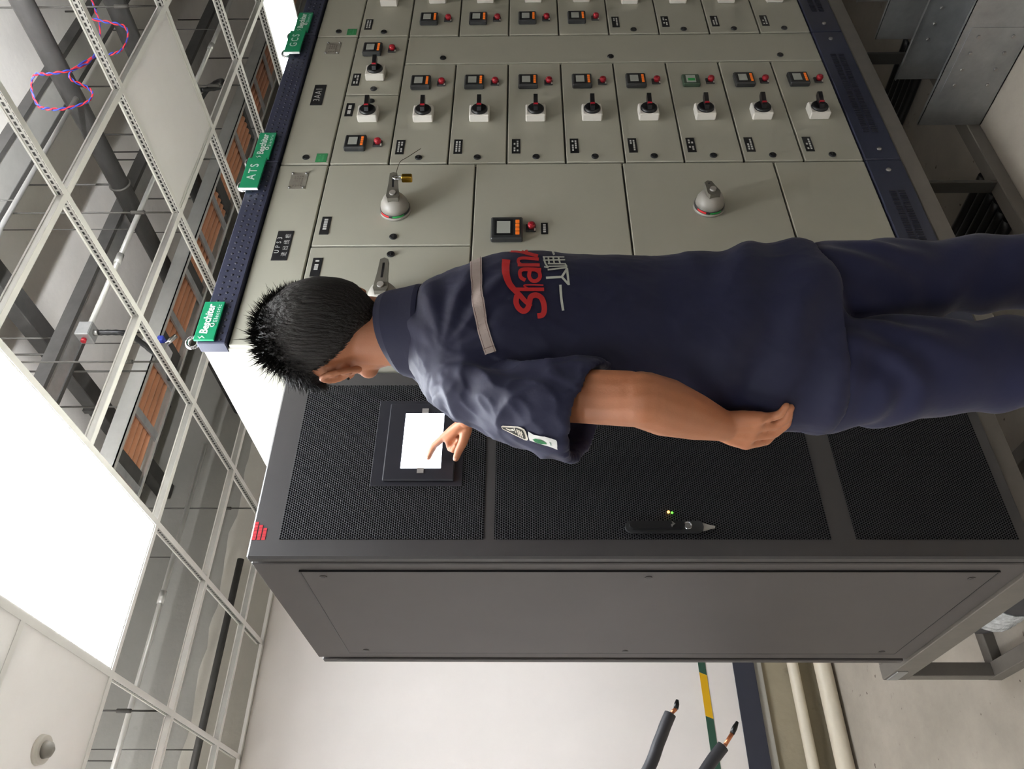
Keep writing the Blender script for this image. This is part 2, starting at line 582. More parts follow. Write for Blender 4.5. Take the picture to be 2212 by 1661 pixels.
# hanger rods of the grid
HN = 0
for gx, gy in ((2.581, 2.25), (1.985, 2.55), (3.181, 1.648), (.781, 3.4), (3.781, 2.4), (1.981, 3.9), (2.581, 1.1), (4.381, 3.1)):
    mb = MB().tube([(gx, gy, CEIL + .036), (gx, gy, RZ)], .004, 8)
    mb.tube([(gx, gy, CEIL + .16), (gx, gy, CEIL + .22)], .009, 8)
    obj('hanger_rod', mb, m_dsteel, grid)

def lamp(x0, x1, y0, y1, label, lit=True, group=None):
    t = thing('led_panel' if lit else 'ceiling_panel', ((x0 + x1) / 2, (y0 + y1) / 2, CEIL + .004), label, 'ceiling light' if lit else 'ceiling panel', group)
    a = .016
    mb = MB()
    z0, z1 = CEIL + .0035, CEIL + .022
    mb.box(x0, x1, y0, y0 + a, z0, z1, 0, .002).box(x0, x1, y1 - a, y1, z0, z1, 0, .002)
    mb.box(x0, x0 + a, y0 + a, y1 - a, z0, z1, 0, .002).box(x1 - a, x1, y0 + a, y1 - a, z0, z1, 0, .002)
    obj('frame', mb, m_tee, t)
    obj('diffuser' if lit else 'panel', MB().box(x0 + a, x1 - a, y0 + a, y1 - a, z0 + .003, z0 + .010), m_led if lit else m_tile, t)
    if lit: obj('back_plate', MB().box(x0 + .004, x1 - .004, y0 + .004, y1 - .004, z0 + .0102, z1 + .008), m_tee, t)
    return t
e = .004
lamp(.781 + e, 1.381 - e, 1.648 + e, 2.853 - e, 'large lit ceiling light panel above the black rack')
lamp(.781 + e, 1.381 - e, 1.0455 + e, 1.648 - e, 'small lit ceiling light panel above the technician')
lamp(4.381 + e, 4.981 - e, 2.25 + e, 2.853 - e, 'lit ceiling light panel beyond the far end of the switchgear')
lamp(2.581 + e, 3.181 - e, 1.648 + e, 2.25 - e, 'square unlit white ceiling panel above the switchgear', lit=False)
# further lit panels of the same installation, over the aisle behind the viewer
lamp(-2.819 + e, -2.219 - e, 1.648 + e, 2.853 - e, 'lit ceiling light panel far to the left of the rack')
lamp(-2.819 + e, -2.219 - e, -1.967 + e, -.762 - e, 'lit ceiling light panel over the aisle behind the viewer')
# white tiles left of the big lamp
for k, (x0, y0) in enumerate(((.181, 2.2505), (.181, 1.648), (-.419, 2.2505), (-.419, 1.648))):
    tl = obj('ceiling_tile', MB().box(x0 + e, x0 + .6 - e, y0 + e, y0 + .6025 - e, CEIL + .004, CEIL + .016, 0, .002), m_tile)
    tag(tl, ('white ceiling tile with the small sensor, left of the lit lamp panel', 'white ceiling tile nearer the viewer beside the lit lamp panel',
             'white ceiling tile at the left end of the tile row', 'white ceiling tile at the near left corner of the tiles')[k], 'ceiling tile')
t = thing('ceiling_sensor', (.475, 2.567, CEIL), 'small white round sensor fixed on a ceiling tile', 'sensor')
obj('base', MB().tube([(.475, 2.567, CEIL + .004), (.475, 2.567, CEIL - .012)], [.045, .042], 24), m_white_pl, t)
obj('lens', MB().tube([(.475, 2.567, CEIL - .012), (.475, 2.567, CEIL - .03), (.475, 2.567, CEIL - .04)], [.026, .022, .008], 20), m_grey_pl, t)

# ------------------------------------------------------------------ services in the ceiling void
def rel(z): return z + 1.705
def channel(name, x0, x1, y0, y1, z0, h, label, cat, mside, mbot):
    t = thing(name, ((x0 + x1) / 2, (y0 + y1) / 2, z0), label, cat)
    obj('tray_base', MB().box(x0, x1, y0 + .022, y1 - .022, z0, z0 + .004), mbot, t)
    obj('side_rail', MB().box(x0, x1, y0, y0 + .022, z0 - .004, z0 + h), mside, t)
    obj('side_rail', MB().box(x0, x1, y1 - .022, y1, z0 - .004, z0 + h), mside, t)
    for k in range(int((x1 - x0) / 1.5)):
        xx = x0 + .7 + 1.5 * k
        for yy in (y0 + .011, y1 - .011):
            obj('hanger', MB().tube([(xx, yy, z0 + h), (xx, yy, RZ)], .005, 8), m_dsteel, t)
    return t
channel('cable_channel', .4, 5.6, 1.99, 2.16, rel(2.19), .05, 'dark edged steel cable channel high above the grid', 'cable tray', m_ducts, m_galv_lite)
channel('cable_channel', -1.5, 5.8, 2.64, 2.78, rel(2.07), .06, 'dark steel channel running above the middle of the grid', 'cable tray', m_ducts, m_galv)
# lagged pipe running across
t = thing('lagged_pipe', (3.03, 2.0, rel(1.95)), 'dark round lagged pipe crossing above the unlit ceiling panel', 'pipe')
obj('pipe_run', MB().tube([(3.03, RY0 + .02, rel(2.0)), (3.03, RY1 - .02, rel(2.0))], .045, 18), m_ducts, t)
for yy in (1.2, 2.46, 3.6):
    obj('pipe_clamp', MB().ring((3.03, yy, rel(2.0)), YA, .047, .006).tube([(3.03, yy, rel(2.05)), (3.03, yy, RZ)], .005, 8), m_dsteel, t)
t = thing('lagged_pipe', (3.72, 2.0, rel(1.95)), 'second dark round pipe further right above the grid', 'pipe')
obj('pipe_run', MB().tube([(3.72, RY0 + .02, rel(2.0)), (3.72, RY1 - .02, rel(2.0))], .05, 18), m_ducts, t)
# dark rectangular duct
t = thing('square_duct', (2.37, 2.0, rel(2.3)), 'narrow dark square duct crossing above the lit lamp panel', 'duct')
obj('duct_run', MB().box(2.32, 2.42, RY0 + .02, RY1 - .02, rel(2.3), rel(2.38), 0, .004), m_ducts, t)
for yy in (.6, 2.2, 3.4):
    obj('duct_flange', MB().box(2.312, 2.428, yy, yy + .03, rel(2.292), rel(2.388)), m_ducts, t)
# cable ladder with copper coloured cables
t = thing('cable_ladder', (3.0, 3.1, rel(1.83)), 'steel cable ladder along the back of the switchgear', 'cable tray')
for y0 in (2.90, 3.19):
    obj('side_rail', MB().box(-.2, 6.6, y0, y0 + .006, rel(1.80), rel(1.88)).box(-.2, 6.6, y0 - (0 if y0 < 3 else .02), y0 + .026 - (0 if y0 < 3 else .02), rel(1.80), rel(1.804)), m_galv_lite, t)
xx = -.1
rung = MB().box(-.02, .02, 2.906, 3.19, rel(1.803), rel(1.815)).mesh('rung', [m_galv], (0, 0, 0))
while xx < 6.5:
    obj('rung', rung, [], t, at=Vector((xx, 0, 0)) - t.location)
    xx += .3
for xx in (.6, 2.2, 3.8, 5.4):
    for y0 in (2.90, 3.2):
        obj('hanger_rod', MB().tube([(xx, y0, rel(1.8)), (xx, y0, RZ)], .005, 8), m_dsteel, t)
for k in range(5):
    yy = 2.955 + .045 * k
    c = obj('copper_cable', MB().tube([(-.15, yy, rel(1.835)), (1.5, yy + .004, rel(1.836)), (3.4, yy - .003, rel(1.835)), (6.4, yy, rel(1.835))], .019, 12), m_copper)
    tag(c, ('outermost copper coloured cable on the ladder, nearest the switchgear', 'second copper coloured cable on the ladder', 'middle copper coloured cable on the ladder',
            'fourth copper coloured cable on the ladder', 'copper coloured cable on the ladder, nearest the back wall')[k], 'cable', 'copper cables on the ladder')
for k, xx in enumerate((1.05, 1.75, 2.45, 2.95, 3.65, 4.4)):
    s = MB().box(xx - .05, xx + .05, 2.925, 3.165, rel(1.811), rel(1.860), 0, .006)
    obj('cable_strap', s, m_ducts, t)
# silver conduits
def conduit(x0, x1, y, z, r, label, m=m_galv_lite):
    t = thing('conduit', ((x0 + x1) / 2, y, z - r), label, 'conduit')
    obj('conduit_run', MB().tube([(x0, y, z), (x1, y, z)], r, 12), m, t)
    for k in range(int((x1 - x0) / .9)):
        xx = x0 + .4 + .9 * k
        obj('coupling', MB().tube([(xx - .03, y, z), (xx + .03, y, z)], r + .004, 12), m, t)
        obj('clip', MB().tube([(xx + .2, y, z + r), (xx + .2, y, RZ)], .003, 6), m_dsteel, t)
conduit(2.117, 3.813, 2.47, rel(1.85), .012, 'silver conduit running between the two junction boxes')
conduit(3.887, 5.8, 2.47, rel(1.85), .012, 'silver conduit running right from the far junction box')
conduit(.0, 2.14, 3.47, rel(1.7), .012, 'silver conduit above the grid near the back wall')
conduit(1.2, 5.5, 3.30, rel(1.93), .010, 'thin silver conduit beyond the cable ladder')
conduit(.2, 1.85, 4.31, rel(1.70), .020, 'dark conduit hung close to the back wall', m_ducts)
conduit(-1.0, 2.97, 1.94, rel(1.95), .010, 'thin silver conduit nearest the viewer above the grid')
# junction box with black flexible hose
def jbox(p, hose, label):
    t = thing('junction_box', (p[0], p[1], p[2] - .03), label, 'junction box')
    obj('box', MB().box(p[0] - .035, p[0] + .035, p[1] - .035, p[1] + .035, p[2] - .03, p[2] + .03, 0, .004), m_galv, t)
    obj('gland', MB().tube([(p[0] + .0, p[1], p[2] - .03), (p[0], p[1], p[2] - .05)], .014, 12), m_screw, t)
    obj('stopper', MB().tube([(p[0] - .035, p[1], p[2]), (p[0] - .05, p[1], p[2])], .011, 12), m_red, t)
    pts = [Vector(q) for q in hose]
    path = []
    for i in range(len(pts) - 1):
        for k in range(8):
            s = k / 8
            p0, p1, p2, p3 = pts[max(i - 1, 0)], pts[i], pts[i + 1], pts[min(i + 2, len(pts) - 1)]
            path.append(.5 * ((2 * p1) + (p2 - p0) * s + (2 * p0 - 5 * p1 + 4 * p2 - p3) * s * s + (3 * p1 - p0 - 3 * p2 + p3) * s ** 3))
    path.append(pts[-1])
    rr = [.013 if i % 2 else .0115 for i in range(len(path))]
    obj('flexible_hose', MB().tube(path, rr, 10), m_black, t)
jbox((2.08, 2.47, rel(1.85)), [(2.08, 2.47, rel(1.80)), (2.10, 2.50, rel(1.70)), (2.12, 2.58, rel(1.68)), (2.08, 2.68, rel(1.60)), (2.00, 2.70, rel(1.56))], 'steel junction box with a red stopper and a black hose')
jbox((3.85, 2.47, rel(1.85)), [(3.85, 2.47, rel(1.80)), (3.92, 2.50, rel(1.72)), (4.02, 2.52, rel(1.74)), (4.08, 2.60, rel(1.85)), (4.05, 2.75, rel(2.0))], 'junction box with a curved hose beside the unlit ceiling panel')
t = thing('pipe_bracket', (2.36, 3.02, rel(1.62)), 'bright steel cable bracket with a blue tag below the ladder', 'bracket')
obj('bracket_plate', MB().box(2.30, 2.36, 2.88, 2.96, rel(1.74), rel(1.79), 0, .004).tube([(2.36, 2.9, rel(1.76)), (2.42, 2.9, rel(1.72))], .012, 10), m_chrome, t)
obj('blue_tag', MB().box(2.37, 2.40, 2.87, 2.95, rel(1.765), rel(1.795), 0, .004), m_bluew, t)
# loose twisted red and blue pair
t = thing('twisted_wire', (2.95, 1.75, rel(1.74)), 'loose twisted red and blue wire hanging above the grid', 'wire')
def spline(pts, n=14):
    pts = [Vector(q) for q in pts]
    out = []
    for i in range(len(pts) - 1):
        p0, p1, p2, p3 = pts[max(i - 1, 0)], pts[i], pts[i + 1], pts[min(i + 2, len(pts) - 1)]
        for k in range(n):
            s = k / n
            out.append(.5 * ((2 * p1) + (p2 - p0) * s + (2 * p0 - 5 * p1 + 4 * p2 - p3) * s * s + (3 * p1 - p0 - 3 * p2 + p3) * s ** 3))
    out.append(pts[-1])
    return out
def void_pt(X, Y, z): return (X, Y, rel(z))
wire_pts = [(3.356, 1.688, 1.9), (3.342, 1.743, 1.9), (3.285, 1.786, 1.88), (3.168, 1.816, 1.86), (3.001, 1.793, 1.84), (2.852, 1.737, 1.84), (2.774, 1.704, 1.88), (2.749, 1.692, 1.92), (2.731, 1.737, 1.95),
            (2.682, 1.777, 1.93), (2.677, 1.795, 1.9), (2.727, 1.829, 1.86), (2.832, 1.872, 1.83), (2.889, 1.873, 1.82), (2.914, 1.856, 1.84), (2.867, 1.787, 1.86), (2.90, 1.770, 1.865), (3.066, 1.81, 1.85),
            (3.112, 1.823, 1.8), (3.155, 1.827, 1.76), (3.217, 1.803, 1.74), (3.243, 1.769, 1.75), (3.23, 1.738, 1.82), (3.224, 1.717, 1.9)]
base_path = spline([void_pt(*q) for q in wire_pts])
for ph, m_, nm in ((0, m_redw, 'red_wire'), (math.pi, m_bluew, 'blue_wire')):
    pp = [p + Vector((math.cos(i * .55 + ph), math.sin(i * .55 + ph), math.sin(i * .55 + ph) * .5)) * .004 for i, p in enumerate(base_path)]
    obj(nm, MB().tube(pp, .0032, 6), m_, t)

# unseen tube lights added on the grid to brighten the soffit and void
for k, (x, y) in enumerate(((1.75, .72), (-.9, 2.45))):
    z = CEIL + .042
    t = thing('fill_tube_light', (x, y, z), ('unseen upward tube light added on the grid above the viewer to brighten the void', 'unseen upward tube light added on the grid left of the tiles to brighten the void')[k], 'ceiling light')
    obj('reflector_tray', MB().prism([(-.07, .05), (-.045, .004), (.045, .004), (.07, .05), (.066, .05), (.043, .008), (-.043, .008), (-.066, .05)], (x - .62, y, z), YA, ZA, XA, 1.24), m_white_pl, t)
    obj('tube', MB().tube([(x - .59, y, z + .035), (x + .59, y, z + .035)], .015, 14), m_tube, t)
    for sx in (-.605, .605):
        obj('lamp_holder', MB().box(x + sx - .01, x + sx + .01, y - .02, y + .02, z + .006, z + .055, 0, .003), m_white_pl, t)

# ------------------------------------------------------------------ switchgear row
FY = 1.672                     # front plane of the doors
ZB, ZT = .543, 2.541           # bottom and top of the door area
MC = {}
def shared(key, make):
    if key not in MC: MC[key] = make()
    return MC[key]

def m_panel(w, h):
    return shared(('panel', round(w, 3), round(h, 3)), lambda: MB().box(.003, w - .003, 0, .013, .003, h - .003, 0, .0025).mesh('door', [m_beige]))
def marks(mb, x0, x1, z0, z1, rows, cols, mi, seed, y=-.0026):
    r = random.Random(seed)
    rh = (z1 - z0) / rows
    for i in range(rows):
        w = (x1 - x0) / cols
        for k in range(cols):
            if r.random() < .12: continue
            a = x0 + w * k + w * .12
            zz = z0 + rh * i + rh * .22
            mb.box(a, a + w * .72, y, y + .0006, zz, zz + rh * .56, mi)
    return mb
def m_label(w, h, seed, rows=2, cols=5):
    def mk():
        mb = MB().box(0, w, -.002, 0, 0, h, 0, .0008)
        return marks(mb, w * .12, w * .88, h * .15, h * .85, rows, cols, 1, seed).mesh('label_plate', [m_plate, m_print])
    return shared(('lab', w, h, seed, rows, cols), mk)
def m_lock():
    def mk():
        mb = MB().tube([(0, 0, 0), (0, -.003, 0)], .0125, 20, 1).tube([(0, -.003, 0), (0, -.005, 0)], .0105, 20, 0)
        mb.box(-.007, .007, -.0058, -.005, -.0018, .0018, 1)
        return mb.mesh('lock', [m_black, m_dark])
    return shared('lock', mk)
def m_meter(s):
    def mk():
        h = s / 2
        mb = MB().box(-h, h, -.020, 0, -h, h, 0, .004)
        mb.box(-h * .72, h * .72, -.0206, -.0198, -h * .38, h * .78, 1)
        mb.box(-h * .55, h * .55, -.0210, -.0200, -h * .22, h * .62, 3)
        for k in range(4):
            a = -h * .68 + k * h * .35
            mb.box(a, a + h * .29, -.0216, -.0198, -h * .80, -h * .55, 2, .0008)
        return mb.mesh('meter', [m_dark, m_black, m_orange, m_lcd])
    return shared(('meter', s), mk)
def m_meter_cut():
    def mk():
        h = .032
        mb = MB().box(-h, h, -.016, 0, -h, h, 0, .003).box(-h * .7, h * .7, -.0166, -.0155, -h * .5, h * .6, 1).box(-h * .4, h * .1, -.0170, -.0160, -h * .4, h * .4, 2)
        return mb.mesh('meter', [mat('meter_green_case', (60, 78, 62), .4), m_lcd, m_greenmark])
    return shared('metercut', mk)
def m_button():
    def mk():
        mb = MB().box(-.017, .017, -.006, 0, -.012, .020, 0, .002)
        mb.tube([(0, -.006, .002), (0, -.016, .002), (0, -.022, .002)], [.010, .013, .011], 18, 1).tube([(0, -.022, .002), (0, -.024, .002)], [.011, .006], 18, 1)
        mb.box(-.015, -.004, -.0065, -.0055, -.011, -.006, 2)
        return mb.mesh('stop_button', [m_dark, m_red, m_white_pl])
    return shared('button', mk)
def m_swbase():
    return shared('swb', lambda: MB().box(-.034, .034, -.030, 0, -.036, .036, 0, .004).tube([(.036, -.004, .030), (.036, -.022, .030)], .004, 10, 1).mesh('switch_base', [m_white_pl, m_dark]))
def m_swhandle():
    def mk():
        mb = MB().tube([(0, -.030, 0), (0, -.035, 0), (0, -.040, 0)], [.030, .030, .025], 28, 0)
        prof = [(-.022, -.038), (-.014, -.052), (.012, -.060), (.040, -.066), (.046, -.060), (.044, -.046), (.024, -.038)]
        mb.prism(prof, (0, 0, -.0075), XA, YA, ZA, .015, 0)
        mb.box(-.006, -.001, -.0585, -.0500, -.0080, .0080, 1)
        return mb.mesh('switch_handle', [m_black, m_red])
    return shared('swh', mk)
def big_handle(ang, L):
    def mk():
        mb = MB()
        mb.tube([(0, 0, 0), (0, -.010, 0)], .050, 32, 0)
        mb.tube([(0, -.010, 0), (0, -.018, 0)], .047, 32, 1)
        mb.tube([(0, -.018, 0), (0, -.035, 0), (0, -.052, 0), (0, -.058, 0)], [.046, .043, .034, .022], 32, 0)
        for a0, a1, mi in ((120, 160, 2), (175, 222, 3)):
            n = 8
            for k in range(n):
                t0, t1 = math.radians(a0 + (a1 - a0) * k / n), math.radians(a0 + (a1 - a0) * (k + 1) / n)
                vs = []
                for y in (-.0105, -.0175):
                    for t in (t0, t1):
                        vs.append((.0478 * math.cos(t), y, .0478 * math.sin(t)))
                mb.add(vs, [(0, 1, 3, 2)], mi)
        return mb.mesh('handle_boss', [m_grey_pl, m_dark, m_redmark, m_greenmark])
    def mk2():
        mb = MB()
        ca, sa = math.cos(math.radians(ang)), math.sin(math.radians(ang))
        ux, uz = Vector((ca, 0, sa)), Vector((-sa, 0, ca))
        prof = [(-.022, -.017), (-.010, -.021), (L * .5, -.015), (L, -.012), (L + .006, 0), (L, .012), (L * .5, .015), (-.010, .021), (-.022, .017)]
        mb.prism(prof, (0, -.054, 0), ux, uz, Vector((0, -1, 0)), .018, 0)
        mb.tube([(0, -.072, 0), (0, -.078, 0)], .010, 16, 1)
        mb.prism([(.03, -.003), (L * .85, -.003), (L * .85, .003), (.03, .003)], (0, -.0715, 0), ux, uz, Vector((0, -1, 0)), .001, 2)
        return mb.mesh('handle_lever', [mat('handle_grey_dark', (96, 93, 84), .45), m_grey_pl, m_black])
    return shared('boss', mk), shared(('lever', ang, L), mk2)

def front_panel(cab, name, X0, Z0, w, h):
    return obj(name, m_panel(w, h), [], cab, at=Vector((X0, FY, Z0)) - cab.location)
def sub(name, me, par, x, z, y=0.0):
    return obj(name, me, [], par, at=Vector((x, y, z)))

def plate_text(par, w, h, x, z, lines, size):
    mb = MB().box(0, w, -.002, 0, 0, h, 0, .0008)
    n = len(lines)
    for i, (s, sz) in enumerate(lines):
        mb.text(s, sz, (w / 2, -.0024, h * (1 - (i + .5) / n)), XA, ZA, -YA, .0004, 1, space=1.15)
    return obj('label_plate', mb.mesh('label_plate', [m_plate, m_print]), [], par, at=Vector((x, 0, z)))

def drawer(cab, X0, Ztop, w, h, kind, seed, name='drawer'):
    """kind L = label and lock at the left, switch in the middle, meter at the right"""
    p = front_panel(cab, name, X0, Ztop - h, w, h)
    T = h
    if kind in ('L', 'LX', 'LN'):
        sub('label_plate', m_label(.080, .030, seed, 2, 5), p, .050, T - .047)
        sub('lock', m_lock(), p, .031, T - .101)
        sub('switch_base', m_swbase(), p, .263, T - .102)
        sub('switch_handle', m_swhandle(), p, .263, T - .102)
        if kind != 'LN':
            if kind == 'LX': sub('meter', m_meter_cut(), p, .468, T - .080)
            else: sub('meter', m_meter(.074), p, .468, T - .076)
            sub('stop_button', m_button(), p, .472, T - .157)
    elif kind == 'R':        # mirrored layout, meter at the left
        sub('meter', m_meter(.074), p, .112, T - .076)
        sub('stop_button', m_button(), p, .118, T - .157)
        sub('switch_base', m_swbase(), p, .282, T - .102)
        sub('switch_handle', m_swhandle(), p, .282, T - .102)
        sub('label_plate', m_label(.080, .030, seed, 2, 5), p, .46, T - .047)
        sub('lock', m_lock(), p, .57, T - .101)
    elif kind == 'HL':       # half width, meter at the left
        sub('meter', m_meter(.074), p, .102, T - .080)
        sub('stop_button', m_button(), p, .108, T - .160)
        sub('switch_base', m_swbase(), p, .266, T - .106)
        sub('switch_handle', m_swhandle(), p, .266, T - .106)
        sub('label_plate', m_label(.080, .030, seed, 1, 2), p, .272, T - .045)
        sub('lock', m_lock(), p, .365, T - .104)
    elif kind == 'HR':       # half width, meter at the right
        sub('label_plate', m_label(.080, .030, seed, 2, 3), p, .060, T - .045)
        sub('lock', m_lock(), p, .038, T - .104)
        sub('switch_base', m_swbase(), p, .122, T - .104)
        sub('switch_handle', m_swhandle(), p, .122, T - .104)
        sub('meter', m_meter(.074), p, .295, T - .072)
        sub('stop_button', m_button(), p, .300, T - .152)
    return p

def cabinet(X0, W, label, sign, group):
    t = thing('switchgear_cabinet', (X0 + W / 2, FY + .5, .42), label, 'electrical cabinet', group)
    X1 = X0 + W
    obj('body', MB().box(X0 + .003, X1 - .003, FY + .0135, FY + 1.0, .42, 2.618, 0, .003), m_beige, t)
    obj('front_frame', MB().box(X0 + .006, X1 - .006, FY + .0095, FY + .0134, ZB - .004, ZT + .004), m_gap, t)
    # upper blue rail with embossed dimples
    obj('top_rail', MB().box(X0 + .001, X1 - .001, FY - .012, FY + .03, ZT + .002, 2.625, 0, .003), m_navy, t)
    mb = MB()
    nx = int(W / .0245)
    for i in range(nx):
        for r in range(3):
            xx = X0 + .014 + i * .0245 + (.0 if r % 2 == 0 else .008)
            zz = ZT + .020 + r * .0205
            if xx < X1 - .01:
                mb.tube([(xx, FY - .0119, zz), (xx, FY - .0135, zz), (xx, FY - .0142, zz)], [.0046, .0040, .002], 8, 0)
    o = obj('rail_dimples', mb, m_navy_dark, t); o['kind'] = 'stuff'
    # lower blue plinth with louvres and screws
    pl = obj('plinth_panel', MB().box(X0 + .001, X1 - .001, FY - .004, FY + .03, .421, ZB - .002, 0, .003), m_navy, t)
    for xx in (X0 + .055, X1 - .055):
        obj('screw', MB().tube([(xx, FY - .004, .480), (xx, FY - .008, .480), (xx, FY - .0095, .480)], [.009, .008, .003], 12), m_screw, pl)
    mb = MB()
    for i in range(46):
        xx = X0 + .15 + i * .0108
        for zz in (.457, .487):
            mb.box(xx, xx + .0052, FY - .0068, FY - .0039, zz, zz + .022, 0, .001)
    o = obj('louvre_slots', mb, m_navy_dark, pl); o['kind'] = 'stuff'
    # lifting eyes
    for xx in (X0 + .022, X1 - .10):
        lf = obj('lifting_eye', MB().ring((xx, FY + .010, 2.648), (0.25, 1, 0), .017, .0052, 24, 8).tube([(xx, FY + .010, 2.618), (xx, FY + .010, 2.634)], .007, 12), m_chrome, t)
    # signs
    sb = obj('sign_board', MB().box(X0 + .006, X0 + .150, FY - .022, FY - .0145, 2.574, 2.632, 0, .001), m_sign, t)
    mbt = MB().text('Beschiter', .0315, (X0 + .082, FY - .0224, 2.608), XA, ZA, -YA, .0004, 0, bold=.0009, shear=.12, sx=.93)
    mbt.text('Electric', .017, (X0 + .104, FY - .0224, 2.585), XA, ZA, -YA, .0004, 0, space=1.25)
    mbt.ring((X0 + .060, FY - .0226, 2.590), YA, .006, .0013, 16, 6).prism([(0, .004), (.010, .012), (.004, .004), (.012, .0), (.002, -.010), (.007, .0)], (X0 + .009, FY - .0224, 2.610), XA, ZA, -YA, .0005)
    obj('lettering', mbt, m_signw, sb)
    if sign:
        w = .162
        sb2 = obj('sign_board', MB().box(X1 - w + .008, X1 + .002, FY - .030, FY - .0225, 2.578, 2.640, 0, .001), m_sign, t)
        obj('lettering', MB().text(sign, .040, (X1 - w / 2 + .008, FY - .0304, 2.609), XA, ZA, -YA, .0004, 0, bold=.0004, space=1.35), m_signw, sb2)
        obj('board_edge', MB().box(X1 - w + .0045, X1 - w + .008, FY - .030, FY - .0225, 2.578, 2.640), m_signw, sb2)
    return t

def silver_plate(par, x, z):
    mb = MB().box(0, .085, -.0015, 0, 0, .058, 0, .0005)
    for dx in (.006, .079):
        for dz in (.006, .052):
            mb.tube([(dx, -.0015, dz), (dx, -.005, dz), (dx, -.006, dz)], [.005, .0045, .002], 12, 1)
    marks(mb, .012, .07, .012, .046, 4, 5, 2, 5, -.0019)
    obj('rating_plate', mb.mesh('rating_plate', [m_silver, m_chrome, mat('plate_engraving', (120, 114, 104), .5)]), [], par, at=Vector((x, 0, z)))

def sticker(par, x, z):
    obj('green_sticker', shared('stick', lambda: marks(MB().box(0, .046, -.001, 0, 0, .038, 0), .006, .04, .008, .03, 2, 4, 1, 3, -.0013).mesh('green_sticker', [m_sticker, mat('sticker_print', (70, 140, 95), .5)])), [], par, at=Vector((x, 0, z)))

GRP = 'switchgear cabinets in the row'
# --- first cabinet: transfer switch, large doors
c1 = cabinet(1.356, .800, 'left end switchgear cabinet with the ATS sign and large rotary handles', 'ATS', GRP)
X = 1.356
d = front_panel(c1, 'door', X, 2.371, .800, ZT - 2.371)
plate_text(d, .132, .050, .338, .062, [('U P S 3', .021), ('进 出 线 柜', .019)], .02)
silver_plate(d, .672, .062)
dB = front_panel(c1, 'door', X, 1.866, .400, .505)
sub('label_plate', m_label(.080, .030, 31, 1, 7), dB, .268, .456)
sub('lock', m_lock(), dB, .362, .248)
bs, lv = big_handle(0, .105)
sub('handle_boss', bs, dB, .165, .248); sub('handle_lever', lv, dB, .165, .248)
dA = front_panel(c1, 'door', X + .400, 1.866, .400, .505)
sub('label_plate', m_label(.083, .030, 32, 1, 6), dA, .052, .456)
sub('lock', m_lock(), dA, .040, .248)
bs, lv = big_handle(4, .100)
sub('handle_boss', bs, dA, .162, .252); sub('handle_lever', lv, dA, .162, .252)
dC = front_panel(c1, 'door', X, 1.366, .800, .500)
sub('meter', m_meter(.100), dC, .460, .390)
sub('stop_button', m_button(), dC, .474, .310)
sub('label_plate', m_label(.052, .022, 33, 1, 4), dC, .448, .260)
dD = front_panel(c1, 'door', X, .852, .800, .514)
bs, lv = big_handle(14, .040)
sub('handle_boss', bs, dD, .570, .253); sub('handle_lever', lv, dD, .570, .253)
front_panel(c1, 'door', X, ZB, .800, .852 - ZB)
# fittings on the lit left side sheet
obj('side_grommet', MB().ring((X + .002, FY + .16, 2.33), XA, .009, .003, 18, 6).ring((X + .002, FY + .28, 2.33), XA, .009, .003, 18, 6), m_grey_pl, c1)
# padlock and thin wire hanging on the upper handle
pk = thing('padlock', (1.985, FY - .075, 2.06), 'small brass padlock hanging on the upper right rotary handle', 'padlock')
obj('padlock_body', MB().box(1.972, 1.992, FY - .092, FY - .068, 2.060, 2.094, 0, .003), m_brass, pk)
obj('padlock_shackle', MB().tube(spline([(1.978, FY - .080, 2.092), (1.978, FY - .080, 2.112), (1.984, FY - .080, 2.122), (1.990, FY - .080, 2.112), (1.990, FY - .080, 2.092)]), .0028, 8), m_chrome, pk)
wr = obj('thin_wire', MB().tube(spline([(2.020, FY - .070, 2.117), (2.07, FY - .075, 2.108), (2.13, FY - .05, 2.09), (2.20, FY - .03, 2.055)]), .0012, 6), m_wire)
tag(wr, 'thin stiff wire sticking out of the padlocked rotary handle', 'wire')

# --- second cabinet: drawers
c2 = cabinet(2.158, .808, 'middle switchgear cabinet with the GCS sign and 3AA1 plate', 'GCS', GRP)
PIT = (2.166 - ZB) / 8
def drawer_cabinet(c, X, W, plate, kinds, hl):
    d = front_panel(c, 'door', X, 2.371, W, ZT - 2.371)
    if plate: plate_text(d, .130, .044, .342, .078, [(plate, .034)], .03)
    sub('lock', m_lock(), d, .037, .085)
    sticker(d, .012, .012)
    silver_plate(d, W - .125, .062)
    drawer(c, X, 2.371, .405, .205, hl[0], 11, 'half_drawer')
    drawer(c, X + .405, 2.371, W - .405, .205, hl[1], 12, 'half_drawer')
    for i, k in enumerate(kinds):
        drawer(c, X, 2.166 - i * PIT, .608, PIT, k, 40 + i)
    d = front_panel(c, 'cable_door', X + .608, ZB, W - .608, 2.166 - ZB)
    for zz in (2.017, 1.36, .700):
        sub('lock', m_lock(), d, .040, zz - ZB)
drawer_cabinet(c2, 2.158, .808, '3AA1', ['L', 'L', 'L', 'L', 'L', 'LX', 'L', 'L'], ('HL', 'HR'))
# --- third cabinet, cut by the frame
c3 = cabinet(2.970, .808, 'third switchgear cabinet from the left, cut by the edge of the view', 'GCS', GRP)
drawer_cabinet(c3, 2.970, .808, '3AA2', ['R', 'R', 'R', 'R', 'LN', 'LN', 'LN', 'LN'], ('LN', 'HR'))

# --- fourth cabinet closes the row
c4 = cabinet(3.782, .808, 'fourth switchgear cabinet from the left, at the far right end of the row', None, GRP)
drawer_cabinet(c4, 3.782, .808, None, ['L'] * 8, ('HL', 'HR'))

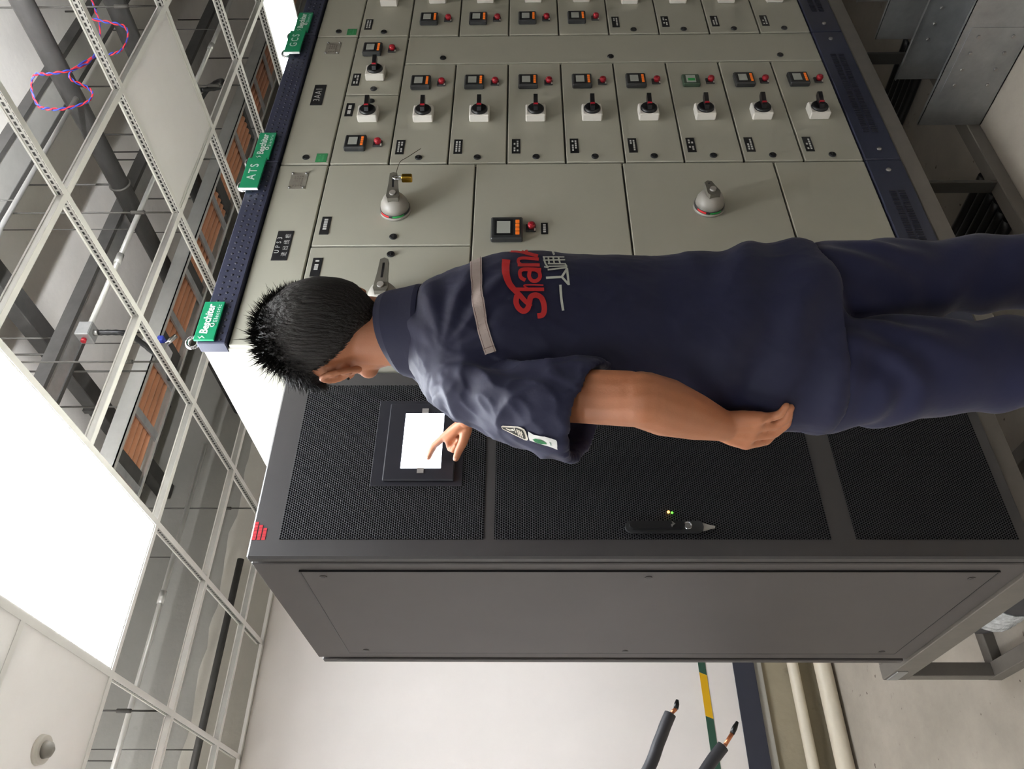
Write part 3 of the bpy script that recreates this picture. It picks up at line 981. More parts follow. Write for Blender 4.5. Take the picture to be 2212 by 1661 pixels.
# steel base frame under the row
bf = thing('steel_base_frame', (2.57, FY + .5, 0), 'grey steel base frame carrying the switchgear row', 'base frame')
for y0, y1 in ((FY - .002, FY + .05), (FY + .90, FY + .95)):
    obj('top_channel', MB().box(1.360, 4.59, y0, y1, .360, .4195, 0, .003), m_steel, bf)
    obj('foot_rail', MB().box(1.360, 4.59, y0 + .09, y1 + .09, .0, .05, 0, .003), m_steel, bf)
lg = MB().box(.016, .030, 0, .05, 0, .31, 0, .003).mesh('leg', [m_dsteel])
for xx in (1.36, 2.135, 2.945, 3.757, 4.535):
    for yy in (FY + .09, FY + .90):
        obj('leg', lg, [], bf, at=Vector((xx, yy, .05)) - bf.location)
for xx in (1.36, 2.135, 2.945, 3.757, 4.535):
    obj('cross_rail', MB().box(xx, xx + .05, FY + .05, FY + .90, .37, .418, 0, .003), m_steel, bf)
# black cables added on the floor under the row, standing in for shade
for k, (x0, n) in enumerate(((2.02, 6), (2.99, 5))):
    t = thing('shade_cables', (x0 + .1, 2.2, 0), ('added black cables standing in for the floor shade under the ATS cabinet', 'added black cables standing in for the floor shade under the middle cabinet')[k], 'cable bundle')
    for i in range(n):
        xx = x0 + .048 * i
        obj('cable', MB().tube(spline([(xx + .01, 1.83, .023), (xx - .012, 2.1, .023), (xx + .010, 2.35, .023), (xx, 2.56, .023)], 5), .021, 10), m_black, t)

# galvanised cable trunking on the floor in front of the row
def trunking(x0, w, h, y1, label, yj):
    t = thing('cable_trunking', (x0 + w / 2, y1 - .8, 0), label, 'cable trunking')
    y0 = -1.6
    obj('trunking_base', MB().box(x0, x0 + w, y0, y1, .003, .006), m_galv, t)
    for xx, s in ((x0, 1), (x0 + w, -1)):
        mb = MB().box(min(xx, xx + s * .003), max(xx, xx + s * .003), y0, y1, .003, h)
        mb.box(min(xx, xx + s * .014), max(xx, xx + s * .014), y0, y1, h - .002, h)
        obj('side_wall', mb, m_galv, t)
        jp = obj('joint_plate', MB().box(min(xx - s * .003, xx), max(xx - s * .003, xx), yj - .12, yj + .12, .02, h - .025), m_galv, t)
        for dy in (-.09, -.03, .03, .09):
            for zz in (.06, h - .06):
                obj('bolt', MB().tube([(xx - s * .003, yj + dy, zz), (xx - s * .009, yj + dy, zz)], .006, 8).tube([(xx + s * .003, yj + dy, zz), (xx + s * .010, yj + dy, zz)], .006, 8), m_screw, jp)
trunking(2.470, .300, .235, 1.756, 'open galvanised cable trunking on the floor nearest the viewer', 1.50)
trunking(2.960, .300, .280, 1.700, 'second galvanised cable trunking on the floor further right', 1.40)
om = obj('floor_mark', MB().prism([(2.10, 1.53), (2.13, 1.515), (2.17, 1.56), (2.15, 1.58)], (0, 0, .0008), XA, YA, ZA, .0008).prism([(2.02, 1.42), (2.04, 1.405), (2.125, 1.517), (2.105, 1.53)], (0, 0, .0008), XA, YA, ZA, .0008), mat('orange_chalk', (225, 110, 45), .7))
tag(om, 'orange painted check mark on the concrete floor', 'floor mark')

# ------------------------------------------------------------------ black rack
KX0, KX1, KY0, KY1, KZ0, KZ1 = .772, 1.352, 1.79, 2.66, .425, 2.400
rk = thing('power_rack', ((KX0 + KX1) / 2, (KY0 + KY1) / 2, KZ0), 'tall black rack with a perforated front door and lit touch screen', 'equipment rack')
obj('body', MB().box(KX0 + .004, KX1 - .004, KY0 + .045, KY1 - .036, KZ0, KZ1, 0, .003), m_rack_side, rk)
obj('front_frame', MB().box(KX0 + .012, KX1 - .012, KY0 + .028, KY0 + .0449, KZ0 + .01, KZ1 - .006), m_black, rk)
obj('rear_door', MB().box(KX0 - .001, KX1 + .001, KY1 - .026, KY1, KZ0 + .01, KZ1 - .012, 0, .003).box(KX0 + .012, KX1 - .012, KY1 - .036, KY1 - .026, KZ0 + .01, KZ1 - .02), m_rack_side, rk)
DY = KY0 - .0
door = obj('front_door', MB().box(KX0, KX1, DY, DY + .028, KZ0 + .012, KZ1, 0, .005), m_rack, rk)
for z0, z1 in ((.934 + .0, 1.780), (1.807, 2.325), (.470, .872)):
    obj('perforated_sheet', MB().box(KX0 + .050, KX1 - .050, DY - .0016, DY, z0, z1), m_mesh, door)
# side panel with screws
sp = obj('side_panel', MB().box(KX0 - .001, KX0 + .004, 1.879, 2.560, .495, 2.282, 0, .001), m_rack_side, rk)
gp = MB()
for a in ((1.8755, 1.8789, .490, 2.287), (2.5601, 2.5635, .490, 2.287)): gp.box(KX0 - .0012, KX0 + .0042, a[0], a[1], a[2], a[3])
gp.box(KX0 - .0012, KX0 + .0042, 1.879, 2.560, 2.2821, 2.287).box(KX0 - .0012, KX0 + .0042, 1.879, 2.560, .490, .4949)
obj('panel_gap', gp, m_black, rk)
for yy, zz in ((1.909, 2.230), (1.913, 1.381), (1.917, .545), (2.530, 2.222), (2.535, 1.376), (2.535, .545)):
    mb = MB().tube([(KX0 - .001, yy, zz), (KX0 - .003, yy, zz)], .010, 16, 0).tube([(KX0 - .003, yy, zz), (KX0 - .0036, yy, zz)], .006, 12, 1)
    obj('quarter_turn_screw', mb.mesh('quarter_turn_screw', [m_rack_side, m_black], wloc(sp)), [], sp, at=(0, 0, 0))
# touch screen
ts = obj('touch_screen', MB().box(.972, 1.245, DY - .004, DY - .0014, 1.868, 2.112, 0, .001).box(.985, 1.232, DY - .012, DY - .004, 1.890, 2.080, 0, .003), mat('screen_bezel', (40, 40, 46), .35), rk)
obj('display', MB().box(1.020, 1.197, DY - .0138, DY - .012, 1.926, 2.034, 0, .002), m_screen, ts)
obj('display_marks', MB().box(1.055, 1.100, DY - .0143, DY - .0137, 2.004, 2.006).box(1.046, 1.051, DY - .0143, DY - .0137, 1.994, 1.997).box(1.052, 1.057, DY - .0143, DY - .0137, 2.006, 2.009).box(1.100, 1.140, DY - .0143, DY - .0137, 1.99, 1.9915), m_screen_mark, ts)
for xx in (1.006, 1.197):
    obj('tape', MB().box(xx, xx + .015, DY - .0146, DY - .0120, 1.971, 1.989), m_tape, ts)
# swing handle
hd = obj('door_handle', MB().prism([(.016 * math.cos(t), .016 * math.sin(t) + (.083 if math.sin(t) >= 0 else -.083)) for t in [2 * math.pi * k / 28 for k in range(28)]], (.853, DY - .0002, 1.350), XA, ZA, -YA, .010), m_dark, rk)
obj('swing_lever', MB().prism([(.010 * math.cos(t), .010 * math.sin(t) + (.079 if math.sin(t) >= 0 else -.040)) for t in [2 * math.pi * k / 24 for k in range(24)]], (.853, DY - .0102, 1.350), XA, ZA, -YA, .012), m_black, hd)
obj('lever_badge', MB().prism([(-.009, .004), (-.001, .006), (.002, .001), (.009, .003), (.001, -.006), (-.002, -.001)], (.853, DY - .0222, 1.330), XA, ZA, -YA, .001), m_chrome, hd)
obj('key_cylinder', MB().tube([(.853, DY - .0102, 1.292), (.853, DY - .017, 1.292)], .0105, 20).ring((.853, DY - .017, 1.292), YA, .009, .0018, 20, 6), m_chrome, hd)
obj('lever_tail', MB().prism([(-.010, 0), (.010, 0), (.004, -.020), (.002, -.030), (-.002, -.030), (-.004, -.020)], (.853, DY - .0005, 1.252), XA, ZA, -YA, .008), m_grey_pl, hd)
obj('status_lamp', MB().ball((.896, DY - .004, 1.334), .0035, .003, .0035), mat('amber_lamp', (255, 190, 90), .4, emit=(255, 170, 70), epow=6), rk)
obj('status_lamp', MB().ball((.894, DY - .004, 1.325), .003, .003, .003), mat('green_lamp', (90, 230, 60), .4, emit=(80, 240, 50), epow=3), rk)
# small red maker's mark on the top left of the door
mb = MB()
r2 = random.Random(4)
for i in range(3):
    for k in range(6 - i):
        mb.box(.820 + k * .0085, .8275 + k * .0085, DY - .0010, DY - .0002, 2.385 - i * .012, 2.394 - i * .012)
obj('maker_mark', mb, mat('maker_red', (190, 36, 48), .5), rk)

# stand under the rack
st = thing('rack_stand', ((KX0 + KX1) / 2, 2.3, 0), 'grey angle steel stand carrying the black rack', 'stand')
def angle(name, p0, p1):
    obj(name, MB().box(p0[0], p1[0], p0[1], p1[1], p0[2], p1[2], 0, .002), m_steel, st)
SX0, SX1, SY0, SY1 = KX0 - .004, KX1 + .004, 1.82, 2.855
for sx in (SX0, SX1 - .05):
    angle('rail', (sx, SY0, .340), (sx + .05, SY1, .423))
    angle('rail', (sx, SY0, .0), (sx + .05, SY1, .05))
for sy in (SY0, SY1 - .05):
    angle('rail', (SX0 + .05, sy, .370), (SX1 - .05, sy + .05, .422))
    angle('rail', (SX0 + .05, sy, .0), (SX1 - .05, sy + .05, .04))
for sx in (SX0, SX1 - .05):
    for sy in (SY0 + .001, SY1 - .051):
        angle('leg', (sx + .001, sy, .05), (sx + .049, sy + .05, .340))
obj('weld_plate', MB().box(SX0 - .004, SX0 + .001, SY1 - .11, SY1 - .01, .375, .415, 0, .003), m_galv, st)
# bundle wrapped in clear film below the rack
bn = thing('wrapped_bundle', (.90, 2.30, 0), 'dark cable bundle wrapped in clear film under the rack', 'cable bundle')
obj('bundle', MB().tube(spline([(.93, 1.95, .15), (.93, 2.25, .155), (.93, 2.5, .16), (.95, 2.62, .15)]), [.095] * 30 + [.09] * 11 + [.08] * 2, 20), m_rubber, bn)
obj('film_wrap', MB().tube(spline([(.93, 2.38, .158), (.93, 2.45, .159), (.93, 2.52, .16)], 8), [.099 + .0012 * math.sin(i * 1.7) for i in range(17)], 20), mat('clear_film', (205, 208, 208), .18, var=.3, vscale=40, bump=.8, bscale=60), bn)

# two cut cable ends hanging in from the left
def cable_end(path, tip, label):
    t = thing('cut_cable', path[-1], label, 'cable')
    obj('sheath', MB().tube(spline(path, 8), .0125, 18), m_rubber, t)
    q, p = Vector(path[1]), Vector(path[0])
    a, b, c = Vector(tip[0]), Vector(tip[1]), Vector(tip[2])
    obj('conductor', MB().tube([a, b], .0042, 12), m_cond, t)
    obj('taped_tip', MB().tube([b, b.lerp(c, .5), c], [.0050, .0056, .0030], 12), m_black, t)
cable_end([(.388, 1.7, 1.401), (.365, 1.7, 1.414), (.336, 1.7, 1.429), (.262, 1.7, 1.472), (.12, 1.7, 1.60), (.0, 1.72, 1.9), (-.08, 1.75, 2.4), (-.1, 1.8, 3.2)],
          [(.390, 1.699, 1.398), (.398, 1.699, 1.388), (.416, 1.7, 1.383)], 'upper black cut cable end with a short copper core')
cable_end([(.326, 1.7, 1.301), (.312, 1.7, 1.315), (.294, 1.7, 1.332), (.236, 1.7, 1.381), (.10, 1.7, 1.50), (-.05, 1.72, 1.85), (-.15, 1.75, 2.4), (-.16, 1.8, 3.2)],
          [(.328, 1.699, 1.297), (.350, 1.699, 1.279), (.373, 1.7, 1.264)], 'lower black cut cable end with a longer copper core')

# work platform for the technician
pf = thing('work_platform', (.85, .95, 0), 'low plywood work platform on steel legs', 'platform')
obj('deck', MB().box(.45, 1.25, .70, 1.30, .395, .420, 0, .003), m_ply, pf)
for xx in (.47, 1.19):
    for yy in (.72, 1.24):
        obj('leg', MB().box(xx, xx + .04, yy, yy + .04, 0, .395, 0, .002), m_steel, pf)

# ------------------------------------------------------------------ technician
PX, PY, PZ = .845, 1.03, .42
def W(x, y, z): return Vector((PX + x, PY + y, PZ + z))

def remesh(mb, voxel, smooth=4, fac=.5):
    me = mb.mesh('tmp', [])
    o = bpy.data.objects.new('tmp', me)
    COL.objects.link(o)
    r = o.modifiers.new('r', 'REMESH'); r.mode = 'VOXEL'; r.voxel_size = voxel; r.use_smooth_shade = True
    if smooth:
        s = o.modifiers.new('s', 'SMOOTH'); s.factor = fac; s.iterations = smooth
    bpy.context.view_layer.update()
    out = bpy.data.meshes.new_from_object(o.evaluated_get(bpy.context.evaluated_depsgraph_get()))
    bpy.data.objects.remove(o); bpy.data.meshes.remove(me)
    return out

def displace(me, fn):
    n = len(me.vertices)
    nr = [v.normal.copy() for v in me.vertices]
    for v, q in zip(me.vertices, nr):
        v.co += q * fn(v.co, q)
    me.update()

def shift(me, origin):
    o = Vector(origin)
    me.transform(Matrix.Translation(-o))
    me.polygons.foreach_set('use_smooth', [True] * len(me.polygons))
    me.update()

m_skin = mat('skin', (180, 118, 84), .48, var=.05, vscale=25, bump=.06, bscale=350)
_b = m_skin.node_tree.nodes['Principled BSDF']
_b.inputs['Subsurface Weight'].default_value = .12
_b.inputs['Subsurface Radius'].default_value = (.012, .005, .003)
m_hair = mat('black_hair', (26, 22, 20), .55, var=.25, vscale=160, stretch=(1, 1, .15), bump=.9, bscale=220, spec=.35)
m_cloth = mat('navy_work_cloth', (28, 30, 58), .64, var=.06, vscale=9, bump=.14, bscale=26, sheen=.03, spec=.38)
m_trouser = mat('navy_trouser_cloth', (30, 32, 60), .75, var=.06, vscale=9, bump=.18, bscale=20, sheen=.1, spec=.3)
m_reflect = mat('grey_reflective_tape', (200, 184, 178), .45, var=.05, bump=.15, bscale=80)
m_stitch = mat('tape_stitching', (120, 96, 88), .7)
m_pred = mat('red_print', (190, 38, 40), .6)
m_pwhite = mat('white_print', (205, 208, 198), .6)
m_badge = mat('badge_black', (44, 42, 34), .6)
m_badgew = mat('badge_cream', (232, 224, 208), .6)
m_patch = mat('patch_white', (245, 245, 240), .55)
m_pgreen = mat('patch_green', (20, 120, 62), .55)
m_shoe = mat('black_work_shoe', (34, 32, 32), .5)

# joints
L_SH, L_EL, L_WR = W(-.145, -.055, 1.370), Vector((.609, .871, 1.542)), Vector((.665, 1.025, 1.389))
R_SH, R_EL, R_WR = W(.150, .070, 1.380), Vector((1.115, 1.360, 1.745)), Vector((1.062, 1.600, 1.845))
HEAD = W(.026, .006, 1.606)
HROT = Matrix.Rotation(math.radians(-18), 3, 'X') @ Matrix.Rotation(math.radians(-9), 3, 'Z')   # looks down at the screen
def H(x, y, z): return HEAD + HROT @ Vector((x, y, z))

def chain(mb, pts, rad, n=14):
    """tapered limb with a ball at every joint"""
    for i in range(len(pts) - 1):
        mb.tube([pts[i], Vector(pts[i]).lerp(Vector(pts[i + 1]), .5), pts[i + 1]], [rad[i], (rad[i] + rad[i + 1]) / 2, rad[i + 1]], n)
    for p, r in zip(pts, rad):
        mb.ball(p, r, seg=12, rings=8)

def hand(mb, wrist, fingers, thumb, rw):
    mcps = [Vector(f[0]) for f in fingers]
    wrist = Vector(wrist)
    for i, m in enumerate(mcps):
        side = (mcps[0] - mcps[-1]).normalized()
        b = wrist + side * (.016 - .0105 * i)
        mb.tube([b, b.lerp(m, .5), m], [.0135, .0135, .0105], 12)
        mb.ball(b, .0135, seg=10, rings=8); mb.ball(m, .0110, seg=10, rings=8)
    for i in range(len(mcps) - 1):
        for s in (.35, .7, .95):
            a = wrist.lerp(mcps[i], s); b = wrist.lerp(mcps[i + 1], s)
            mb.tube([a, b], [.0105, .0105], 10)
    rad = [(.0098, .0090, .0082, .0068), (.0098, .0092, .0084, .0070), (.0094, .0088, .0080, .0067), (.0085, .0078, .0071, .0060)]
    for f, r in zip(fingers, rad):
        chain(mb, [Vector(q) for q in f], r, 12)
    tr = (.0150, .0125, .0108, .0085) if len(thumb) == 4 else (.0140, .0112, .0090)
    chain(mb, [Vector(q) for q in thumb], tr, 12)
    mb.tube([wrist, Vector(thumb[0])], [.014, .015], 12)

body = MB()
# head
body.ball(H(0, -.006, .022), .0755, .0975, .103, seg=32, rings=24, rot=HROT)
body.ball(H(0, .020, -.030), .0640, .0740, .090, seg=28, rings=20, rot=HROT)
body.loft([(H(0, .030, -.050), HROT @ Vector((.060, 0, 0)), HROT @ Vector((0, .062, 0))),
           (H(0, .040, -.085), HROT @ Vector((.050, 0, 0)), HROT @ Vector((0, .052, 0))),
           (H(0, .058, -.112), HROT @ Vector((.030, 0, 0)), HROT @ Vector((0, .030, 0))),
           (H(0, .066, -.122), HROT @ Vector((.014, 0, 0)), HROT @ Vector((0, .014, 0)))], 20)
body.loft([(H(0, .092, .012), HROT @ Vector((.008, 0, 0)), HROT @ Vector((0, .010, 0))),
           (H(0, .104, -.020), HROT @ Vector((.011, 0, 0)), HROT @ Vector((0, .014, 0))),
           (H(0, .104, -.036), HROT @ Vector((.016, 0, 0)), HROT @ Vector((0, .014, 0))),
           (H(0, .092, -.042), HROT @ Vector((.010, 0, 0)), HROT @ Vector((0, .008, 0)))], 14)      # nose
body.tube([H(-.022, .086, -.066), H(0, .094, -.066), H(.022, .086, -.066)], [.006, .008, .006], 10)      # lips
body.tube([H(-.020, .086, -.076), H(0, .092, -.077), H(.020, .086, -.076)], [.006, .008, .006], 10)
for s in (-1, 1):
    body.tube([H(s * .045, .076, .024), H(s * .022, .088, .026)], [.008, .009], 10)                      # brow
    body.ball(H(s * .046, .060, -.022), .020, .022, .018, seg=12, rings=8, rot=HROT)                      # cheekbone
    # ear: curved helix, inner bowl and lobe
    pts = [H(s * .074, .014, -.016), H(s * .080, .020, .004), H(s * .087, .012, .022), H(s * .091, -.006, .028),
           H(s * .094, -.018, .018), H(s * .092, -.018, -.002), H(s * .086, -.008, -.022), H(s * .080, .004, -.034)]
    body.tube(spline(pts, 5), .0056, 10)
    body.tube([H(s * .074, .006, .012), H(s * .086, -.008, .010)], [.010, .009], 10)
    body.tube([H(s * .074, .006, -.010), H(s * .084, -.006, -.010)], [.010, .009], 10)
    body.ball(H(s * .080, .004, -.032), .0075, .008, .010, seg=10, rings=8)
# neck and trunk
body.loft([(W(.018, -.002, 1.60), (.054, 0, 0), (0, .055, 0)), (W(.012, -.006, 1.54), (.054, 0, 0), (0, .056, 0)), (W(.004, -.012, 1.48), (.056, 0, 0), (0, .057, 0)),
           (W(0, -.014, 1.44), (.075, 0, 0), (0, .060, 0)), (W(0, -.010, 1.40), (.135, 0, 0), (0, .080, 0)), (W(0, 0, 1.30), (.140, 0, 0), (0, .095, 0)),
           (W(0, 0, 1.08), (.125, 0, 0), (0, .085, 0)), (W(0, 0, .92), (.135, 0, 0), (0, .095, 0)), (W(0, 0, .82), (.120, 0, 0), (0, .09, 0))], 28)
# arms
def arm(sh, el, wr, r):
    chain(body, [sh, sh.lerp(el, .45), el.lerp(sh, .06)], (r[0], r[1], r[2]))
    d = (wr - el)
    chain(body, [el, el + d * .28, el + d * .62, wr], (r[2], r[3], r[4], r[5]))
arm(L_SH, L_EL, L_WR, (.040, .040, .040, .0425, .036, .0250))
arm(R_SH, R_EL, R_WR, (.044, .042, .040, .0425, .036, .0255))
hand(body, L_WR, [[(.650, 1.055, 1.348), (.663, 1.065, 1.311), (.673, 1.052, 1.297), (.678, 1.029, 1.297)],
                  [(.653, 1.034, 1.343), (.661, 1.041, 1.306), (.668, 1.025, 1.289), (.673, 1.002, 1.289)],
                  [(.657, 1.013, 1.339), (.663, 1.019, 1.308), (.665, 1.004, 1.295), (.673, .986, 1.291)],
                  [(.659, .993, 1.339), (.662, .995, 1.320), (.661, .986, 1.309), (.667, .972, 1.303)]],
     [(.686, 1.046, 1.368), (.694, 1.070, 1.336), (.700, 1.078, 1.310)], .026)
hand(body, R_WR, [[(1.065, 1.695, 1.915), (1.066, 1.735, 1.942), (1.058, 1.757, 1.953), (1.047, 1.7685, 1.960)],
                  [(1.055, 1.685, 1.901), (1.048, 1.720, 1.898), (1.030, 1.700, 1.886), (1.032, 1.680, 1.879)],
                  [(1.066, 1.680, 1.892), (1.059, 1.715, 1.891), (1.044, 1.700, 1.881), (1.043, 1.675, 1.873)],
                  [(1.078, 1.670, 1.884), (1.068, 1.700, 1.882), (1.058, 1.690, 1.875), (1.059, 1.670, 1.870)]],
     [(1.054, 1.640, 1.850), (1.026, 1.655, 1.859), (1.008, 1.670, 1.871), (.993, 1.680, 1.877)], .026)
# legs inside the trousers
LHIP, LKN, LAN = W(-.080, 0, .86), W(-.080, -.034, .49), W(-.085, -.06, .09)
RHIP, RKN, RAN = W(.080, 0, .86), W(.120, -.032, .49), W(.132, -.05, .09)
for a, k, n_ in ((LHIP, LKN, LAN), (RHIP, RKN, RAN)):
    chain(body, [a, a.lerp(k, .5), k, k.lerp(n_, .35), n_], (.072, .064, .050, .048, .034))
    chain(body, [n_ + Vector((0, -.02, -.05)), n_ + Vector((0, .13, -.06))], (.034, .030))
bm_ = remesh(body, .0034, 3)
person_base = W(0, 0, 0)
shift(bm_, person_base)
bm_.materials.append(m_skin)
person = bpy.data.objects.new('person', bm_)
COL.objects.link(person)
person.location = person_base
tag(person, 'person in navy work clothes seen from behind, one finger on the touch screen', 'person')

def pobj(name, mb_or_mesh, mats, parent=person):
    if isinstance(mb_or_mesh, MB):
        return obj(name, mb_or_mesh, mats, parent)
    shift(mb_or_mesh, person_base)
    for m in (mats if isinstance(mats, (list, tuple)) else [mats]): mb_or_mesh.materials.append(m)
    return obj(name, mb_or_mesh, [], parent, at=(0, 0, 0))

# eyes, brows and nails
for s in (-1, 1):
    pobj('eye', MB().ball(H(s * .031, .0815, .004), .0115, .0105, .0105, 0).ball(H(s * .031, .0905, .003), .0052, .003, .0052, 1), [mat('eye_white', (225, 220, 214), .3), m_black])
    pobj('eyebrow', MB().tube([H(s * .014, .094, .028), H(s * .032, .092, .034), H(s * .050, .078, .028)], [.003, .004, .002], 8), m_hair)

m_nail = mat('fingernail', (214, 160, 134), .3)
for tip, prev, out, r in (((.993, 1.680, 1.877), (1.008, 1.670, 1.871), (-.35, -.85, .30), .0052), ((1.047, 1.7685, 1.960), (1.058, 1.757, 1.953), (-.2, -.75, .6), .0042)):
    tp, pv = Vector(tip), Vector(prev)
    ax1 = (tp - pv).normalized()
    o_ = Vector(out); o_ = (o_ - ax1 * o_.dot(ax1)).normalized()
    sd_ = ax1.cross(o_)
    R_ = Matrix((sd_, ax1, o_)).transposed()
    pobj('fingernail', MB().ball(tp + o_ * r * 1.15, r, r * 1.3, r * .35, seg=12, rings=8, rot=R_), m_nail)

# hair: a cap that rises out of the scalp plus loose strands
def scalp(dx, dy, dz):
    """radius of the skull ellipsoid in a head direction"""
    return 1.0 / math.sqrt((dx / .0755) ** 2 + (dy / .0975) ** 2 + (dz / .103) ** 2)
def hairline(dx, dy):
    """lowest height of the hair for an azimuth; 0 = front"""
    a = abs(math.atan2(dx, dy))
    f = a / math.pi
    if f < .30: return .060 - .03 * (f / .30)
    if f < .54: return .030 - .002 * ((f - .30) / .24)
    if f < .66: return .028 - .078 * ((f - .54) / .12)
    return -.050 - .062 * min(1, (f - .66) / .20)
hc = MB()
NS, NR = 96, 64
vs, fs = [], []
for i in range(NR + 1):
    th = math.pi * (i / NR) * .90
    for k in range(NS):
        ph = 2 * math.pi * k / NS
        d_ = Vector((math.sin(th) * math.sin(ph), math.sin(th) * math.cos(ph), math.cos(th)))
        r = scalp(*d_)
        p = d_ * r
        hl = hairline(d_.x, d_.y)
        m_ = max(0.0, min(1.0, (p.z - hl) / .020 + .4))
        top = max(0.0, d_.z)
        th_ = .010 + .012 * top + .008 * max(0, -d_.y) * (1 - top)
        q = noise.noise(Vector((p.x * 70, p.y * 70, p.z * 22))) * .0035 + noise.noise(Vector((p.x * 25, p.y * 25, p.z * 10 + 5))) * .004
        r2 = r + (th_ + q * (.4 + top)) * m_ - .010 * (1 - m_)
        vs.append(H(0, -.006, .022) + HROT @ (d_ * r2))
for i in range(NR):
    for k in range(NS):
        a, b = i * NS + k, i * NS + (k + 1) % NS
        fs.append((a, a + NS, b + NS, b))
hc.add(vs, fs, 0, True)
rh = random.Random(11)
strand = MB()
cnt = 0
while cnt < 9000:
    z = rh.uniform(-.75, 1)
    ph = rh.uniform(0, 2 * math.pi)
    s_ = math.sqrt(1 - z * z)
    d_ = Vector((s_ * math.sin(ph), s_ * math.cos(ph), z))
    r = scalp(*d_)
    p = d_ * r
    if p.z < hairline(d_.x, d_.y) + .004: continue
    cnt += 1
    top = max(0.0, d_.z)
    L = .010 + .019 * top ** 1.5 * rh.uniform(.4, 1.2) + (.014 * top if rh.random() < .04 else 0)
    crown = Vector((0, -.35, .93))
    tan = (d_ - crown * 0.0)
    fl = Vector((d_.x, d_.y, 0)) * 1.0 + Vector((0, .55 if d_.y > -.2 else -.1, -.9 + 1.0 * top))
    fl = (fl - d_ * fl.dot(d_))
    if fl.length > 1e-4: fl.normalize()
    wild = Vector((rh.gauss(0, 1), rh.gauss(0, 1), rh.gauss(0, 1))) * (.14 + .16 * top)
    out = d_ * (.35 + .55 * top * rh.random())
    dv = (out + fl * .8 + wild).normalized()
    b0 = p + d_ * (.007 + .012 * top)
    b1 = b0 + dv * L * .6
    b2 = b1 + (dv + Vector((0, 0, -.25)) * (1 - top)).normalized() * L * .6
    side = dv.cross(d_)
    if side.length < 1e-4: continue
    side.normalize()
    w0 = .0011
    c0 = H(0, -.006, .022)
    q = [b0 - side * w0, b0 + side * w0, b1 + side * w0 * .8, b1 - side * w0 * .8, b2]
    q = [c0 + HROT @ t_ for t_ in q]
    strand.add(q, [(0, 1, 2, 3), (3, 2, 4)], 0, True)
hair = pobj('hair', hc, m_hair)
st_ = obj('hair_strands', strand, m_hair, hair); st_['kind'] = 'stuff'

# trousers
tr_ = MB()
tr_.loft([(W(0, .0, .98), (.140, 0, 0), (0, .100, 0)), (W(0, 0, .90), (.150, 0, 0), (0, .104, 0)), (W(0, 0, .82), (.156, 0, 0), (0, .108, 0)), (W(0, 0, .77), (.15, 0, 0), (0, .105, 0)), (W(0, 0, .74), (.08, 0, 0), (0, .06, 0))], 40)
def leg(hip, kn, an, sgn):
    def at(p, q, s): return p.lerp(q, s)
    rings = [(hip + Vector((0, 0, .03)), .072, .090), (at(hip, kn, .22), .090, .102), (at(hip, kn, .5), .086, .094), (at(hip, kn, .8), .076, .083), (kn, .073, .080), (at(kn, an, .25), .071, .082),
             (at(kn, an, .55), .069, .080), (at(kn, an, .85), .067, .078), (an + Vector((0, 0, -.03)), .069, .080), (an + Vector((0, 0, -.05)), .066, .077)]
    tr_.loft([(c, (a * (sgn if i > 2 else 1), 0, 0), (0, b * (sgn if i > 2 else 1), 0)) for i, (c, a, b) in enumerate(rings)], 32)
leg(LHIP, LKN, LAN, 1.0)
leg(RHIP, RKN, RAN, .90)
trm = remesh(tr_, .0065, 5)
def tr_fold(p, n):
    z = p.z - PZ
    v = .0045 * noise.noise(Vector((p.x * 9, p.y * 9, p.z * 16)))
    # slanting folds at the crotch and behind the knees
    s = math.sin((p.z * 1.0 + (p.x - PX) * .7) * 70 + 3 * noise.noise(p * 6))
    v += .004 * math.sin((p.z * .55 - (p.x - PX)) * 95 + 4 * noise.noise(p * 7)) * math.exp(-((z - .70) / .10) ** 2)
    kw = math.exp(-((z - .48) / .12) ** 2) + .7 * math.exp(-((z - .74) / .08) ** 2) + .8 * math.exp(-((z - .13) / .09) ** 2)
    return v + .0065 * s * kw * (.5 + noise.noise(p * 5))
displace(trm, tr_fold)
pobj('trousers', trm, m_trouser)

# short sleeved jacket
sh_ = MB()
def tring(x, y, z, a, b, yaw=0.0):
    c_, s_ = math.cos(math.radians(yaw)), math.sin(math.radians(yaw))
    return (W(x, y, z), (a * c_, a * s_, 0), (-b * s_, b * c_, 0))
sh_.loft([tring(0, 0, .84, .148, .108), tring(0, 0, .795, .158, .118), tring(.008, -.004, .782, .180, .136), tring(.008, -.004, .80, .184, .138),
          tring(.008, -.004, .88, .178, .132), tring(.006, -.002, .98, .166, .122, 2), tring(.005, -.002, 1.06, .160, .116, 4), tring(.006, -.006, 1.16, .166, .122, 8),
          tring(.008, -.008, 1.25, .174, .126, 12), tring(.008, -.010, 1.32, .176, .124, 16), tring(.004, -.010, 1.37, .170, .116, 18), tring(-.002, -.010, 1.41, .152, .108, 18),
          tring(-.004, -.010, 1.44, .122, .100, 18), tring(.002, -.012, 1.465, .086, .080, 14), tring(.006, -.012, 1.485, .068, .066, 10)], 48)
